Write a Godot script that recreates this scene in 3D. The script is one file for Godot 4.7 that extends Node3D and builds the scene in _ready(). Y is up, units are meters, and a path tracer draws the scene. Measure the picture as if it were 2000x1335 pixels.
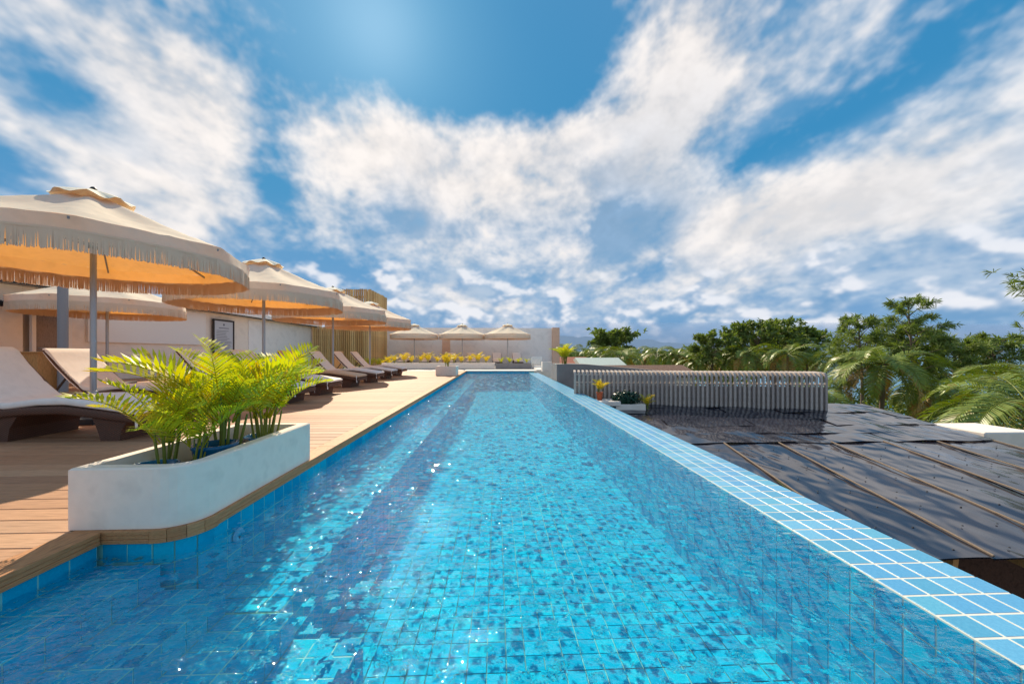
extends Node3D

# ---------------------------------------------------------------- helpers
class MB:
	var v := PackedVector3Array()
	var n := PackedVector3Array()
	var u := PackedVector2Array()
	var c := PackedColorArray()
	var ix := PackedInt32Array()
	var tone := Color(1, 1, 1)
	func pt(p: Vector3, nn: Vector3, uv := Vector2.ZERO) -> int:
		v.append(p)
		n.append(nn)
		u.append(uv)
		c.append(tone)
		return v.size() - 1
	# corners run counter-clockwise seen from outside
	func tri(a: Vector3, b: Vector3, d: Vector3) -> void:
		var nn := (b - a).cross(d - a).normalized()
		var k := pt(a, nn)
		pt(b, nn)
		pt(d, nn)
		ix.append_array(PackedInt32Array([k, k + 2, k + 1]))
	func quad(a: Vector3, b: Vector3, d: Vector3, e: Vector3) -> void:
		var nn := (d - a).cross(e - b).normalized()
		var k := pt(a, nn, Vector2(0, 1))
		pt(b, nn, Vector2(1, 1))
		pt(d, nn, Vector2(1, 0))
		pt(e, nn, Vector2(0, 0))
		ix.append_array(PackedInt32Array([k, k + 2, k + 1, k, k + 3, k + 2]))
	func box(x: Transform3D, s: Vector3, bev := 0.0) -> void:
		var h := s / 2.0
		var b := minf(bev, minf(h.x, minf(h.y, h.z)) * 0.95)
		var ax := [Vector3(1, 0, 0), Vector3(0, 1, 0), Vector3(0, 0, 1)]
		for k in 3:
			var a: Vector3 = ax[k]
			var p: Vector3 = ax[(k + 1) % 3]
			var q: Vector3 = ax[(k + 2) % 3]
			for sg in [-1.0, 1.0]:
				var o: Vector3 = a * h.dot(a) * sg
				var pp: Vector3 = p * (h.dot(p) - b)
				var qq: Vector3 = q * (h.dot(q) - b) * sg
				quad(x * (o - pp - qq), x * (o + pp - qq), x * (o + pp + qq), x * (o - pp + qq))
		if b <= 0.0:
			return
		for k in 3:
			var a: Vector3 = ax[k]
			var p: Vector3 = ax[(k + 1) % 3]
			var q: Vector3 = ax[(k + 2) % 3]
			var al: Vector3 = a * (h.dot(a) - b)
			for s1 in [-1.0, 1.0]:
				for s2 in [-1.0, 1.0]:
					var e1: Vector3 = p * h.dot(p) * s1 + q * (h.dot(q) - b) * s2
					var e2: Vector3 = p * (h.dot(p) - b) * s1 + q * h.dot(q) * s2
					if s1 * s2 > 0:
						quad(x * (e1 - al), x * (e2 - al), x * (e2 + al), x * (e1 + al))
					else:
						quad(x * (e1 + al), x * (e2 + al), x * (e2 - al), x * (e1 - al))
		for i in 8:
			var sx := 1.0 if i & 1 else -1.0
			var sy := 1.0 if i & 2 else -1.0
			var sz := 1.0 if i & 4 else -1.0
			var A := Vector3(h.x * sx, (h.y - b) * sy, (h.z - b) * sz)
			var B := Vector3((h.x - b) * sx, h.y * sy, (h.z - b) * sz)
			var C := Vector3((h.x - b) * sx, (h.y - b) * sy, h.z * sz)
			if sx * sy * sz > 0:
				tri(x * A, x * B, x * C)
			else:
				tri(x * A, x * C, x * B)
	func bx(c0: Vector3, s: Vector3, bev := 0.0) -> void:
		box(Transform3D(Basis(), c0), s, bev)
	func bar(a: Vector3, b: Vector3, w: float, h: float, bev := 0.0) -> void:
		var d := b - a
		var z := d.normalized()
		var x := Vector3.UP.cross(z)
		x = Vector3(1, 0, 0) if x.length() < 0.01 else x.normalized()
		box(Transform3D(Basis(x, z.cross(x), z), (a + b) / 2.0), Vector3(w, h, d.length()), bev)
	# rows of points, smooth; the outside is on the side of (along row) x (along column)
	func sheet(rows: Array, close := false) -> void:
		var R := rows.size()
		var C: int = rows[0].size()
		var k := v.size()
		for r in R:
			for q in C:
				var a: Vector3 = rows[r][(q - 1 + C) % C] if close or q > 0 else rows[r][q]
				var b: Vector3 = rows[r][(q + 1) % C] if close or q < C - 1 else rows[r][q]
				var d: Vector3 = rows[maxi(r - 1, 0)][q]
				var e: Vector3 = rows[mini(r + 1, R - 1)][q]
				var nn := (b - a).cross(e - d)
				if nn.length() < 1e-9:
					nn = Vector3.UP
				pt(rows[r][q], nn.normalized(), Vector2(float(q) / C, float(r) / R))
		for r in R - 1:
			for q in (C if close else C - 1):
				var a := k + r * C + q
				var b := k + r * C + (q + 1) % C
				ix.append_array(PackedInt32Array([a, b + C, b, a, a + C, b + C]))
	func tube(pts: Array, rad: Array, sides := 8, cap := true) -> void:
		var rows := []
		var up := Vector3.UP
		for i in pts.size():
			var d: Vector3 = (pts[mini(i + 1, pts.size() - 1)] - pts[maxi(i - 1, 0)]).normalized()
			if i == 0:
				up = Vector3.RIGHT if absf(d.y) > 0.8 else Vector3.UP
			var s := up.cross(d).normalized()
			up = d.cross(s)
			var row := []
			for q in sides:
				var t := TAU * q / sides
				row.append(pts[i] + (s * cos(t) + up * sin(t)) * float(rad[mini(i, rad.size() - 1)]))
			rows.append(row)
		sheet(rows, true)
		if cap:
			for e in [0, rows.size() - 1]:
				for q in range(1, sides - 1):
					if e == 0:
						tri(rows[e][0], rows[e][q + 1], rows[e][q])
					else:
						tri(rows[e][0], rows[e][q], rows[e][q + 1])
	# profile of Vector2(radius, height) from the bottom up
	func lathe(pr: Array, sides := 20, at := Vector3.ZERO) -> void:
		var rows := []
		for p in pr:
			var row := []
			for q in sides:
				var t := -TAU * q / sides
				row.append(at + Vector3(p.x * cos(t), p.y, p.x * sin(t)))
			rows.append(row)
		sheet(rows, true)
	# outline in the plane (x, y), counter-clockwise, pushed from z0 to z1
	func prism(poly: PackedVector2Array, x: Transform3D, z0: float, z1: float) -> void:
		var t := Geometry2D.triangulate_polygon(poly)
		for i in range(0, t.size(), 3):
			var a := poly[t[i]]
			var b := poly[t[i + 1]]
			var d := poly[t[i + 2]]
			if (b - a).cross(d - a) < 0:
				var w := b
				b = d
				d = w
			tri(x * Vector3(a.x, a.y, z1), x * Vector3(b.x, b.y, z1), x * Vector3(d.x, d.y, z1))
			tri(x * Vector3(a.x, a.y, z0), x * Vector3(d.x, d.y, z0), x * Vector3(b.x, b.y, z0))
		for i in poly.size():
			var a := poly[i]
			var b := poly[(i + 1) % poly.size()]
			quad(x * Vector3(a.x, a.y, z0), x * Vector3(b.x, b.y, z0), x * Vector3(b.x, b.y, z1), x * Vector3(a.x, a.y, z1))
	func done() -> ArrayMesh:
		var a := []
		a.resize(Mesh.ARRAY_MAX)
		a[Mesh.ARRAY_VERTEX] = v
		a[Mesh.ARRAY_NORMAL] = n
		a[Mesh.ARRAY_TEX_UV] = u
		a[Mesh.ARRAY_COLOR] = c
		a[Mesh.ARRAY_INDEX] = ix
		var m := ArrayMesh.new()
		m.add_surface_from_arrays(Mesh.PRIMITIVE_TRIANGLES, a)
		return m

var taken := {}
var M := {}
var rng := RandomNumberGenerator.new()

func numbered(called: String) -> String:
	taken[called] = taken.get(called, -1) + 1
	return called if taken[called] == 0 else "%s_%03d" % [called, taken[called]]

func obj(called: String, mesh, m: Material, parent: Node3D = null) -> MeshInstance3D:
	var o := MeshInstance3D.new()
	o.mesh = mesh.done() if mesh is MB else mesh
	o.material_override = m
	if parent:
		o.name = called
		parent.add_child(o, true)
	else:
		o.name = numbered(called)
		add_child(o)
	return o

func tag(o: Node3D, label: String, category: String, group := "") -> Node3D:
	o.set_meta("label", label)
	o.set_meta("category", category)
	if group:
		o.set_meta("group", group)
	return o

func thing(called: String, label: String, category: String, at := Vector3.ZERO, turn := 0.0, group := "") -> Node3D:
	var o := Node3D.new()
	o.name = numbered(called)
	add_child(o)
	o.position = at
	o.rotation.y = turn
	return tag(o, label, category, group)

func struct(o: Node3D) -> Node3D:
	o.set_meta("kind", "structure")
	return o

func place(called: String) -> Node3D:
	var o := Node3D.new()
	o.name = numbered(called)
	add_child(o)
	return struct(o)

func again(root: Node3D, label: String, at: Vector3, turn := 0.0, size := 1.0) -> Node3D:
	var r: Node3D = root.duplicate()
	r.name = numbered(String(root.name).rstrip("0123456789").trim_suffix("_"))
	add_child(r)
	r.position = at
	r.rotation.y = turn
	r.scale = Vector3.ONE * size
	r.set_meta("label", label)
	return r

func rgb(r: float, g: float, b: float) -> Color:
	return Color(r / 255.0, g / 255.0, b / 255.0)

func lin(r: float, g: float, b: float) -> Color:
	return Color(r, g, b).linear_to_srgb()

func noise_tex(freq: float, oct: int, seed_: int, normal := 0.0, ramp = null, size := 512, kind := FastNoiseLite.TYPE_SIMPLEX_SMOOTH) -> NoiseTexture2D:
	var f := FastNoiseLite.new()
	f.noise_type = kind
	f.frequency = freq
	f.fractal_octaves = oct
	f.seed = seed_
	var t := NoiseTexture2D.new()
	t.width = size
	t.height = size
	t.seamless = true
	t.noise = f
	if normal > 0.0:
		t.as_normal_map = true
		t.bump_strength = normal
	if ramp:
		t.color_ramp = ramp
	return t

func ramp(cols: Array) -> Gradient:
	var g := Gradient.new()
	g.offsets = PackedFloat32Array()
	var off := PackedFloat32Array()
	var cc := PackedColorArray()
	for i in cols.size():
		off.append(float(i) / (cols.size() - 1))
		cc.append(cols[i])
	g.offsets = off
	g.colors = cc
	return g

func mat(col: Color, rough := 0.8, tex = null, scale := Vector3.ONE, bump = null, bump_cm := 0.1) -> StandardMaterial3D:
	var m := StandardMaterial3D.new()
	m.albedo_color = col
	m.roughness = rough
	m.metallic_specular = 0.4
	if tex or bump:
		m.uv1_triplanar = true
		m.uv1_world_triplanar = true
		m.uv1_scale = scale
	if tex:
		m.albedo_texture = tex
	if bump:
		m.heightmap_enabled = true
		m.heightmap_texture = bump
		m.heightmap_scale = bump_cm
	return m

func leaf_mat(col: Color, back: Color, rough := 0.45) -> StandardMaterial3D:
	var m := mat(col, rough)
	m.vertex_color_use_as_albedo = true
	m.backlight_enabled = true
	m.backlight = back
	m.metallic_specular = 0.4
	return m

# ---------------------------------------------------------------- sky: air and clouds by direction
var sun_dir := Vector3(-0.80, 2.19, -2.55).normalized()
const SKY_W := 2304
const SKY_H := 1152
var sky_rows := []
var n_big: FastNoiseLite
var n_fine: FastNoiseLite
var n_warp: FastNoiseLite
var n_cum: FastNoiseLite
var n_soft: FastNoiseLite

func fnl(freq: float, oct: int, seed_: int, gain := 0.5) -> FastNoiseLite:
	var f := FastNoiseLite.new()
	f.noise_type = FastNoiseLite.TYPE_SIMPLEX_SMOOTH
	f.frequency = freq
	f.fractal_octaves = oct
	f.fractal_gain = gain
	f.seed = seed_
	return f

func blob(x: float, y: float, cx: float, cy: float, rx: float, ry: float, tilt: float) -> float:
	var c := cos(tilt)
	var s := sin(tilt)
	var a := ((x - cx) * c + (y - cy) * s) / rx
	var b := ((y - cy) * c - (x - cx) * s) / ry
	var d := a * a + b * b
	return exp(-d) if d < 9.0 else 0.0

func v3(r: float, g: float, b: float) -> Vector3:
	var c := rgb(r, g, b).srgb_to_linear()
	return Vector3(c.r, c.g, c.b)

func sky_row(j: int) -> void:
	var row := PackedFloat32Array()
	row.resize(SKY_W * 4)
	var el := PI * (0.5 - (j + 0.5) / SKY_H)
	var y := sin(el)
	var ce := cos(el)
	var c_hor := v3(118, 156, 200)
	var c_mid := v3(60, 138, 186)
	var c_top := v3(46, 120, 172)
	var t1 := clampf(el / 0.35, 0, 1)
	var t2 := clampf((el - 0.25) / 0.8, 0, 1)
	var base := c_hor.lerp(c_mid, t1).lerp(c_top, t2)
	var white := v3(243, 236, 231)
	var cool := v3(206, 220, 235)
	var grey := v3(112, 158, 198)
	for i in SKY_W:
		var az := TAU * (i + 0.5) / SKY_W          # 0 straight ahead, growing to the right
		if az > PI:
			az -= TAU
		var d := Vector3(sin(az) * ce, y, -cos(az) * ce)
		var q := Vector2(d.x, -d.z) / (absf(y) + 0.20)
		# where in the view ahead (tangents), faded out to the sides and behind
		var front := smoothstep(0.12, 0.4, -d.z)
		var px := 0.0
		var py := 0.0
		if -d.z > 0.1:
			px = d.x / -d.z
			py = y / -d.z
		var cs := d.dot(sun_dir)
		var glow := pow(maxf(cs, 0.0), 60.0)
		var col := base.lerp(v3(120, 178, 212), minf(1.0, 0.55 * glow + 0.25 * pow(maxf(cs, 0), 9.0)))
		var w := n_warp.get_noise_2d(q.x * 1.3, q.y * 0.7) * 0.35
		var big := n_big.get_noise_2d((q.x + w) * 1.0, q.y * 0.5 + w)
		var fine := 0.55 * n_fine.get_noise_2d((q.x + w * 0.4) * 3.8, q.y * 2.4 + w * 0.6) + 0.75 * n_fine.get_noise_3d(d.x * 6.5 + w * 1.5, d.y * 8.5 - w, d.z * 6.5)
		var speck := 0.5 * n_fine.get_noise_2d(q.x * 9.0 + 7.0, q.y * 8.0) + 0.7 * n_fine.get_noise_3d(d.x * 19.0, d.y * 24.0 + w * 3.0, d.z * 19.0)
		var wisp := n_soft.get_noise_2d((q.x + w) * 1.6 + 40.0, q.y * 0.35)
		var m := 0.08
		var shade := 0.0
		if front > 0.0:
			var k := 0.0
			k -= 0.95 * blob(px, py, -0.20, 0.92, 0.36, 0.22, -0.1)
			k -= 0.75 * blob(px, py, 0.08, 0.80, 0.22, 0.15, 0.35)
			k += 0.50 * blob(px, py, -0.24, 0.56, 0.24, 0.11, 0.1) + 0.35 * blob(px, py, 0.12, 0.56, 0.22, 0.08, 0.2)
			k -= 0.50 * blob(px, py, -0.57, 0.46, 0.07, 0.20, 0.1)
			k -= 0.62 * blob(px, py, 0.70, 0.54, 0.24, 0.09, 0.3)
			k -= 0.45 * blob(px, py, 1.12, 0.72, 0.32, 0.09, 0.55)
			k -= 0.40 * blob(px, py, 0.95, 0.30, 0.22, 0.06, 0.15)
			k -= 0.6 * blob(px, py, -0.47, 0.22, 0.22, 0.06, -0.1)
			k -= 0.5 * blob(px, py, -1.25, 0.42, 0.22, 0.10, -0.5)
			k -= 0.35 * blob(px, py, -1.1, 0.66, 0.22, 0.08, -0.6)
			k += 0.60 * blob(px, py, 0.05, 0.42, 0.60, 0.18, 0.15)
			k += 0.62 * blob(px, py, 0.46, 0.76, 0.20, 0.34, -0.45)
			k += 0.45 * blob(px, py, -0.85, 0.62, 0.34, 0.26, -0.6)
			k += 0.30 * blob(px, py, -0.95, 0.38, 0.35, 0.16, -0.4)
			k += 0.45 * blob(px, py, 0.80, 0.36, 0.7, 0.13, 0.2)
			k += 0.25 * blob(px, py, 1.2, 0.45, 0.4, 0.15, 0.4)
			m += k * front
			shade = 0.75 * blob(px, py, -0.30, 0.34, 0.13, 0.08, 0.2) + 0.8 * blob(px, py, 0.02, 0.30, 0.18, 0.07, 0.1) + 0.9 * blob(px, py, 0.32, 0.34, 0.17, 0.09, 0.2)
			shade += 0.5 * blob(px, py, 0.08, 0.20, 0.12, 0.035, 0.0) + 0.5 * blob(px, py, 0.45, 0.22, 0.3, 0.05, 0.1) + 0.35 * blob(px, py, 0.25, 0.52, 0.1, 0.07, 0.0)
			shade *= front
		var val := m + 0.50 * big + 0.58 * fine + 0.34 * speck + 0.15 * wisp + 0.22 * smoothstep(0.75, 0.35, el)
		var dens := smoothstep(-0.12, 0.76, val)
		# a thin veil that streaks towards the horizon
		var veil := smoothstep(-0.25, 0.5, wisp + 0.35 * big) * 0.5 * clampf(1.2 - el * 1.2, 0, 1) * clampf(el * 6.0, 0, 1)
		if front > 0.0:
			veil *= 1.0 - 0.9 * front * minf(1.0, blob(px, py, -0.15, 0.80, 0.45, 0.35, 0.0) * 1.3)
		var thick := smoothstep(0.30, 1.0, val)
		var dark := smoothstep(-0.05, 0.5, n_soft.get_noise_2d(q.x * 1.7 - 9.0, q.y * 1.3 + 3.0) - 0.45 * fine + 0.10)
		var cc := cool.lerp(white, clampf(0.15 + dens * 0.5 + 0.9 * maxf(cs, 0) * maxf(cs, 0), 0, 1))
		var low := clampf(1.15 - el * 1.9, 0, 1)
		cc = cc.lerp(grey, clampf(dark * (0.12 + 0.75 * low) * (0.45 + 0.4 * thick) + shade * (0.75 - 0.9 * fine - 0.5 * speck), 0, 0.88))
		cc *= 1.0 - 0.16 * clampf(0.5 - 1.4 * (fine + 0.6 * speck), 0, 1)
		cc = cc.lerp(v3(150, 185, 215), 0.35 * low * (1.0 - thick))
		col = col.lerp(v3(188, 208, 228), veil)
		col = col.lerp(cc, dens * 0.98)
		col = col.lerp(v3(120, 160, 196), 0.42 * clampf(1.0 - el / 0.42, 0, 1) * clampf(0.75 - 1.1 * fine, 0, 1))
		# heaped clouds low over the horizon
		var e := el * 57.3
		if e < 16.0:
			var h1 := n_cum.get_noise_2d(az * 6.5, e * 0.19)
			var h0 := n_soft.get_noise_2d(az * 3.0 + 20.0, 0.0)
			var top := 6.6 + 3.4 * h0
			var cum := smoothstep(-0.14, 0.22, h1 * 0.95 + (top - e) * 0.07)
			var up1 := n_cum.get_noise_2d(az * 6.5 + 0.10, (e + 1.1) * 0.19)
			var lit := clampf(0.42 + (h1 - up1) * 1.9 + (e - 4.0) * 0.05, 0, 1)
			var cb := v3(108, 152, 192).lerp(v3(226, 228, 234), lit * lit)
			cb = cb.lerp(v3(126, 152, 194), clampf(1.0 - e / 2.6, 0, 1))
			col = col.lerp(cb, cum * 0.9 * smoothstep(-1.0, 0.6, e))
		if glow > 0.001:
			col += Vector3(1.0, 0.97, 0.92) * 0.10 * pow(maxf(cs, 0), 260.0)
		col *= sky_gain
		row[i * 4] = col.x
		row[i * 4 + 1] = col.y
		row[i * 4 + 2] = col.z
		row[i * 4 + 3] = 1.0
	sky_rows[j] = row

func make_sky() -> Sky:
	n_big = fnl(0.55, 4, 11)
	n_fine = fnl(0.8, 6, 23, 0.62)
	n_warp = fnl(0.7, 3, 5)
	n_cum = fnl(0.9, 5, 41, 0.52)
	n_soft = fnl(0.6, 3, 77)
	var half := SKY_H / 2
	sky_rows.resize(SKY_H)
	var g := WorkerThreadPool.add_group_task(sky_row, half + 6)
	WorkerThreadPool.wait_for_group_task_completion(g)
	var flat := PackedFloat32Array()
	for j in half + 6:
		flat.append_array(sky_rows[j])
	for j in range(half + 6, SKY_H):
		flat.append_array(sky_rows[half + 5])
	sky_rows.clear()
	var im := Image.create_from_data(SKY_W, SKY_H, false, Image.FORMAT_RGBAF, flat.to_byte_array())
	var sm := PanoramaSkyMaterial.new()
	sm.panorama = ImageTexture.create_from_image(im)
	var s := Sky.new()
	s.sky_material = sm
	return s

var sky_gain := 0.60
var water_y := -0.11
var clear_below := -0.66

func _ready() -> void:
	rng.seed = 7
	# camera: eye 0.85 m above the deck, level, lens shifted up
	var cam := Camera3D.new()
	cam.name = "camera"
	cam.projection = Camera3D.PROJECTION_FRUSTUM
	cam.near = 0.05
	cam.far = 20000.0
	cam.size = 1335.0 / 740.0 * 0.05
	cam.frustum_offset = Vector2(0, 22.5 / 740.0 * 0.05)
	cam.position = Vector3(0, 0.85, 0)
	cam.rotation_degrees = Vector3(0, -2.32, 0)
	add_child(cam)
	cam.make_current()
	# sky, exposure, air
	var we := WorldEnvironment.new()
	we.name = "environment"
	var env := Environment.new()
	env.background_mode = Environment.BG_SKY
	env.sky = make_sky()
	env.tonemap_mode = Environment.TONE_MAPPER_LINEAR
	env.tonemap_exposure = 1.9
	env.sdfgi_enabled = true
	env.ssao_enabled = true
	env.ssil_enabled = true
	env.volumetric_fog_enabled = true
	env.volumetric_fog_density = 0.0
	we.environment = env
	add_child(we)
	# sun, ahead and to the left, about 39 degrees up
	var sun := DirectionalLight3D.new()
	sun.name = "sun"
	sun.light_energy = 1.05
	sun.light_color = Color(1.0, 0.93, 0.82)
	sun.light_angular_distance = 0.5
	sun.shadow_enabled = true
	sun.basis = Basis.looking_at(-sun_dir)
	add_child(sun)
	make_materials()
	build_pool()
	build_deck()
	build_terrace()
	build_building()
	build_lower_roof()
	build_land()
	build_parasols()
	build_loungers()
	build_planters()
	build_small_things()
	build_trees()

# ---------------------------------------------------------------- materials
func make_materials() -> void:
	var cloud := noise_tex(0.012, 4, 3)
	var grain := noise_tex(0.02, 5, 9)
	var speck := noise_tex(0.09, 3, 31)
	var soft_tint := noise_tex(0.008, 4, 15, 0.0, ramp([Color(0.94, 0.94, 0.94), Color(1, 1, 1), Color(0.97, 0.97, 0.97)]))
	var streak := noise_tex(0.02, 4, 19, 0.0, ramp([Color(0.72, 0.70, 0.68), Color(1, 1, 1), Color(0.84, 0.83, 0.82)]))
	M.boards = []
	for c in [[194, 148, 112], [184, 138, 103], [201, 157, 121], [175, 130, 98], [190, 150, 118]]:
		M.boards.append(mat(rgb(c[0], c[1], c[2]), 0.62, streak, Vector3(0.35, 5.0, 9.0), grain, 0.05))
	M.board_stuff = mat(Color(1, 1, 1), 0.62, streak, Vector3(0.35, 5.0, 9.0), grain, 0.05)
	M.board_stuff.vertex_color_use_as_albedo = true
	M.coping = []
	for c in [[197, 139, 92], [187, 130, 86], [205, 148, 101]]:
		M.coping.append(mat(rgb(c[0], c[1], c[2]), 0.6, streak, Vector3(3.0, 14.0, 0.6), grain, 0.05))
	M.dark = mat(rgb(58, 46, 40), 0.9)
	M.stucco = mat(rgb(244, 227, 212), 0.88, soft_tint, Vector3(1.3, 1.3, 1.3), grain, 0.10)
	M.white_wall = mat(rgb(242, 237, 234), 0.88, soft_tint, Vector3(0.3, 0.3, 0.3), grain, 0.15)
	M.cream_wall = mat(rgb(243, 230, 216), 0.88, soft_tint, Vector3(0.3, 0.3, 0.3), grain, 0.12)
	M.sunlit_pink_wall = mat(rgb(226, 186, 160), 0.88, soft_tint, Vector3(0.3, 0.3, 0.3), grain, 0.12)  # pink paint stands in for warm light on the end wall
	M.grey_wall = mat(rgb(140, 134, 132), 0.9, soft_tint, Vector3(0.4, 0.4, 0.4), grain, 0.15)
	M.grout = mat(rgb(212, 214, 204), 0.8, soft_tint, Vector3(2, 2, 2))
	M.wet_grout = mat(rgb(120, 200, 196), 0.9)
	var mottled := noise_tex(0.03, 5, 12, 0.0, ramp([Color(0.84, 0.89, 0.92), Color(1, 1, 1), Color(0.90, 0.94, 0.96), Color(1, 1, 1)]))
	M.edge_tiles = []
	for c in [[98, 172, 210], [86, 162, 206], [110, 180, 214], [82, 162, 198], [92, 174, 204]]:
		var m := mat(rgb(c[0], c[1], c[2]), 0.28, mottled, Vector3(3.1, 3.1, 3.1), speck, 0.03)
		m.metallic_specular = 0.5
		M.edge_tiles.append(m)
	M.pool_tiles = []
	for c in [[8, 170, 208], [14, 178, 214], [6, 160, 200], [20, 184, 214], [8, 166, 204]]:
		var pt := mat(rgb(c[0], c[1], c[2]), 0.9, mottled, Vector3(3.1, 3.1, 3.1))
		pt.metallic_specular = 0.1
		M.pool_tiles.append(pt)
	M.pool_stuff = mat(Color(1, 1, 1), 0.9, mottled, Vector3(3.1, 3.1, 3.1))
	M.pool_stuff.vertex_color_use_as_albedo = true
	M.pool_stuff.metallic_specular = 0.1
	M.edge_stuff = mat(Color(1, 1, 1), 0.28, mottled, Vector3(3.1, 3.1, 3.1))
	M.edge_stuff.vertex_color_use_as_albedo = true
	# rippled water: these clear patches let the sun reach the pool floor
	var w := StandardMaterial3D.new()
	w.transparency = BaseMaterial3D.TRANSPARENCY_ALPHA
	w.albedo_color = Color(0.3, 0.75, 0.9, 0.03)
	w.roughness = 0.015
	w.metallic_specular = 0.44
	w.uv1_triplanar = true
	w.uv1_world_triplanar = true
	w.uv1_scale = Vector3(0.42, 0.42, 0.62)
	w.heightmap_enabled = true
	w.heightmap_texture = noise_tex(0.022, 4, 61, 0.0, null, 1024)
	w.heightmap_scale = 1.2
	M.water = w
	var wb: StandardMaterial3D = w.duplicate()  # refracting patches stop the sun, so their pattern shades the floor
	wb.albedo_color = Color(1, 1, 1, 0.0)
	wb.refraction_enabled = true
	wb.refraction_scale = 0.033
	M.water_bend = wb
	# cloth
	var weave := noise_tex(0.12, 2, 44)
	M.canvas = mat(rgb(250, 239, 214), 0.9, soft_tint, Vector3(1.2, 1.2, 1.2), weave, 0.05)
	M.canvas.backlight_enabled = true
	M.canvas.backlight = Color(0.78, 0.54, 0.20)
	M.vent_canvas = M.canvas.duplicate()
	M.vent_canvas.backlight = Color(0.34, 0.22, 0.10)
	M.fringe = mat(rgb(232, 210, 186), 0.95)
	M.fringe.backlight_enabled = true
	M.fringe.backlight = Color(0.5, 0.36, 0.24)
	M.cushion = mat(rgb(246, 238, 230), 0.95, soft_tint, Vector3(1.5, 1.5, 1.5), weave, 0.06)
	M.orange_lit_cushion = mat(rgb(222, 190, 158), 0.95, soft_tint, Vector3(1.5, 1.5, 1.5), weave, 0.06)  # copy of the white cushion with orange parasol light put into its colour
	M.wicker = mat(rgb(134, 94, 76), 0.6, weave_tex(), Vector3(14, 14, 14), weave_tex(), 0.8)
	M.metal = mat(rgb(176, 178, 182), 0.38)
	M.metal.metallic = 0.7
	M.grey_paint = mat(rgb(142, 146, 152), 0.5)
	M.dark_metal = mat(rgb(52, 44, 42), 0.5)
	M.black = mat(rgb(40, 42, 46), 0.6, null, Vector3.ONE)
	M.stone = mat(rgb(62, 64, 68), 0.7, soft_tint, Vector3(2, 2, 2), speck, 0.1)
	M.wood = mat(rgb(206, 152, 94), 0.55, streak, Vector3(6, 0.5, 6), grain, 0.03)
	M.door = mat(rgb(150, 132, 120), 0.5, streak, Vector3(4, 0.4, 4))
	M.trim = mat(rgb(238, 232, 226), 0.6)
	M.bamboo = []
	for c in [[226, 186, 124], [212, 168, 106], [234, 198, 138], [198, 154, 98], [220, 180, 124]]:
		M.bamboo.append(mat(rgb(c[0], c[1], c[2]), 0.5, streak, Vector3(9, 0.7, 9)))
	M.board_grey = mat(rgb(196, 198, 204), 0.4)
	M.print = mat(rgb(112, 114, 124), 0.6)
	# roof
	M.sheets = []
	var wave := noise_tex(0.006, 3, 71, 0.0, null, 512)
	for c in [[48, 48, 58], [54, 53, 62], [44, 45, 56], [58, 56, 64]]:
		var m := mat(rgb(c[0], c[1], c[2]), 0.11, soft_tint, Vector3(0.4, 0.4, 0.25), wave, 3.0)
		m.metallic_specular = 0.55
		M.sheets.append(m)
	M.batten = mat(rgb(142, 124, 106), 0.7, streak, Vector3(4, 4, 0.8))
	M.slats = []
	for c in [[192, 178, 168], [200, 186, 176], [184, 170, 162]]:
		M.slats.append(mat(rgb(c[0], c[1], c[2]), 0.6, streak, Vector3(5, 0.8, 5)))
	M.brown = mat(rgb(96, 66, 50), 0.9, streak, Vector3(1, 1, 1), grain, 0.5)
	M.terracotta = mat(rgb(186, 96, 62), 0.8, soft_tint, Vector3(3, 3, 3))
	M.blue_pot = mat(rgb(14, 92, 130), 0.2, mottled, Vector3(2, 2, 2))
	M.soil = mat(rgb(70, 54, 44), 0.95, speck, Vector3(3, 3, 3), speck, 1.0)
	M.thatch = mat(rgb(128, 100, 86), 0.95, streak, Vector3(3, 3, 3), grain, 2.0)
	M.red_roof = mat(rgb(160, 96, 78), 0.9, streak, Vector3(2, 2, 2), grain, 2.0)
	M.tin = mat(rgb(190, 204, 196), 0.5, streak, Vector3(1, 1, 1))
	M.sand = mat(rgb(206, 190, 166), 0.95, soft_tint, Vector3(0.05, 0.05, 0.05), cloud, 3.0)
	M.land = mat(rgb(86, 98, 58), 0.95, streak, Vector3(0.05, 0.05, 0.05))
	var sea := mat(rgb(30, 120, 150), 0.12, null, Vector3(0.05, 0.05, 0.05), noise_tex(0.03, 4, 88), 8.0)
	M.sea = sea
	M.hill = mat(rgb(52, 74, 70), 1.0, streak, Vector3(0.002, 0.002, 0.002))
	M.areca = leaf_mat(rgb(204, 207, 54), Color(0.98, 0.97, 0.14))
	M.areca_gold = leaf_mat(rgb(216, 202, 58), Color(0.9, 0.82, 0.2))
	M.stem = mat(rgb(120, 128, 52), 0.6)
	M.coco = leaf_mat(rgb(130, 146, 66), Color(0.66, 0.68, 0.18), 0.4)
	M.coco_dry = leaf_mat(rgb(178, 150, 88), Color(0.6, 0.46, 0.2), 0.6)
	M.fan = leaf_mat(rgb(136, 154, 122), Color(0.3, 0.34, 0.2), 0.5)
	M.needle = leaf_mat(rgb(136, 150, 92), Color(0.8, 0.86, 0.36), 0.6)
	M.bush = leaf_mat(rgb(26, 70, 52), Color(0.08, 0.2, 0.1), 0.4)
	M.hedge = leaf_mat(rgb(146, 168, 40), Color(0.5, 0.55, 0.1), 0.5)
	M.bark = mat(rgb(122, 106, 92), 0.9, streak, Vector3(3, 1, 3), grain, 1.0)
	var gl := StandardMaterial3D.new()
	gl.transparency = BaseMaterial3D.TRANSPARENCY_ALPHA
	gl.albedo_color = Color(0.9, 0.96, 0.97, 0.12)
	gl.roughness = 0.03
	M.glass = gl

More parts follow.
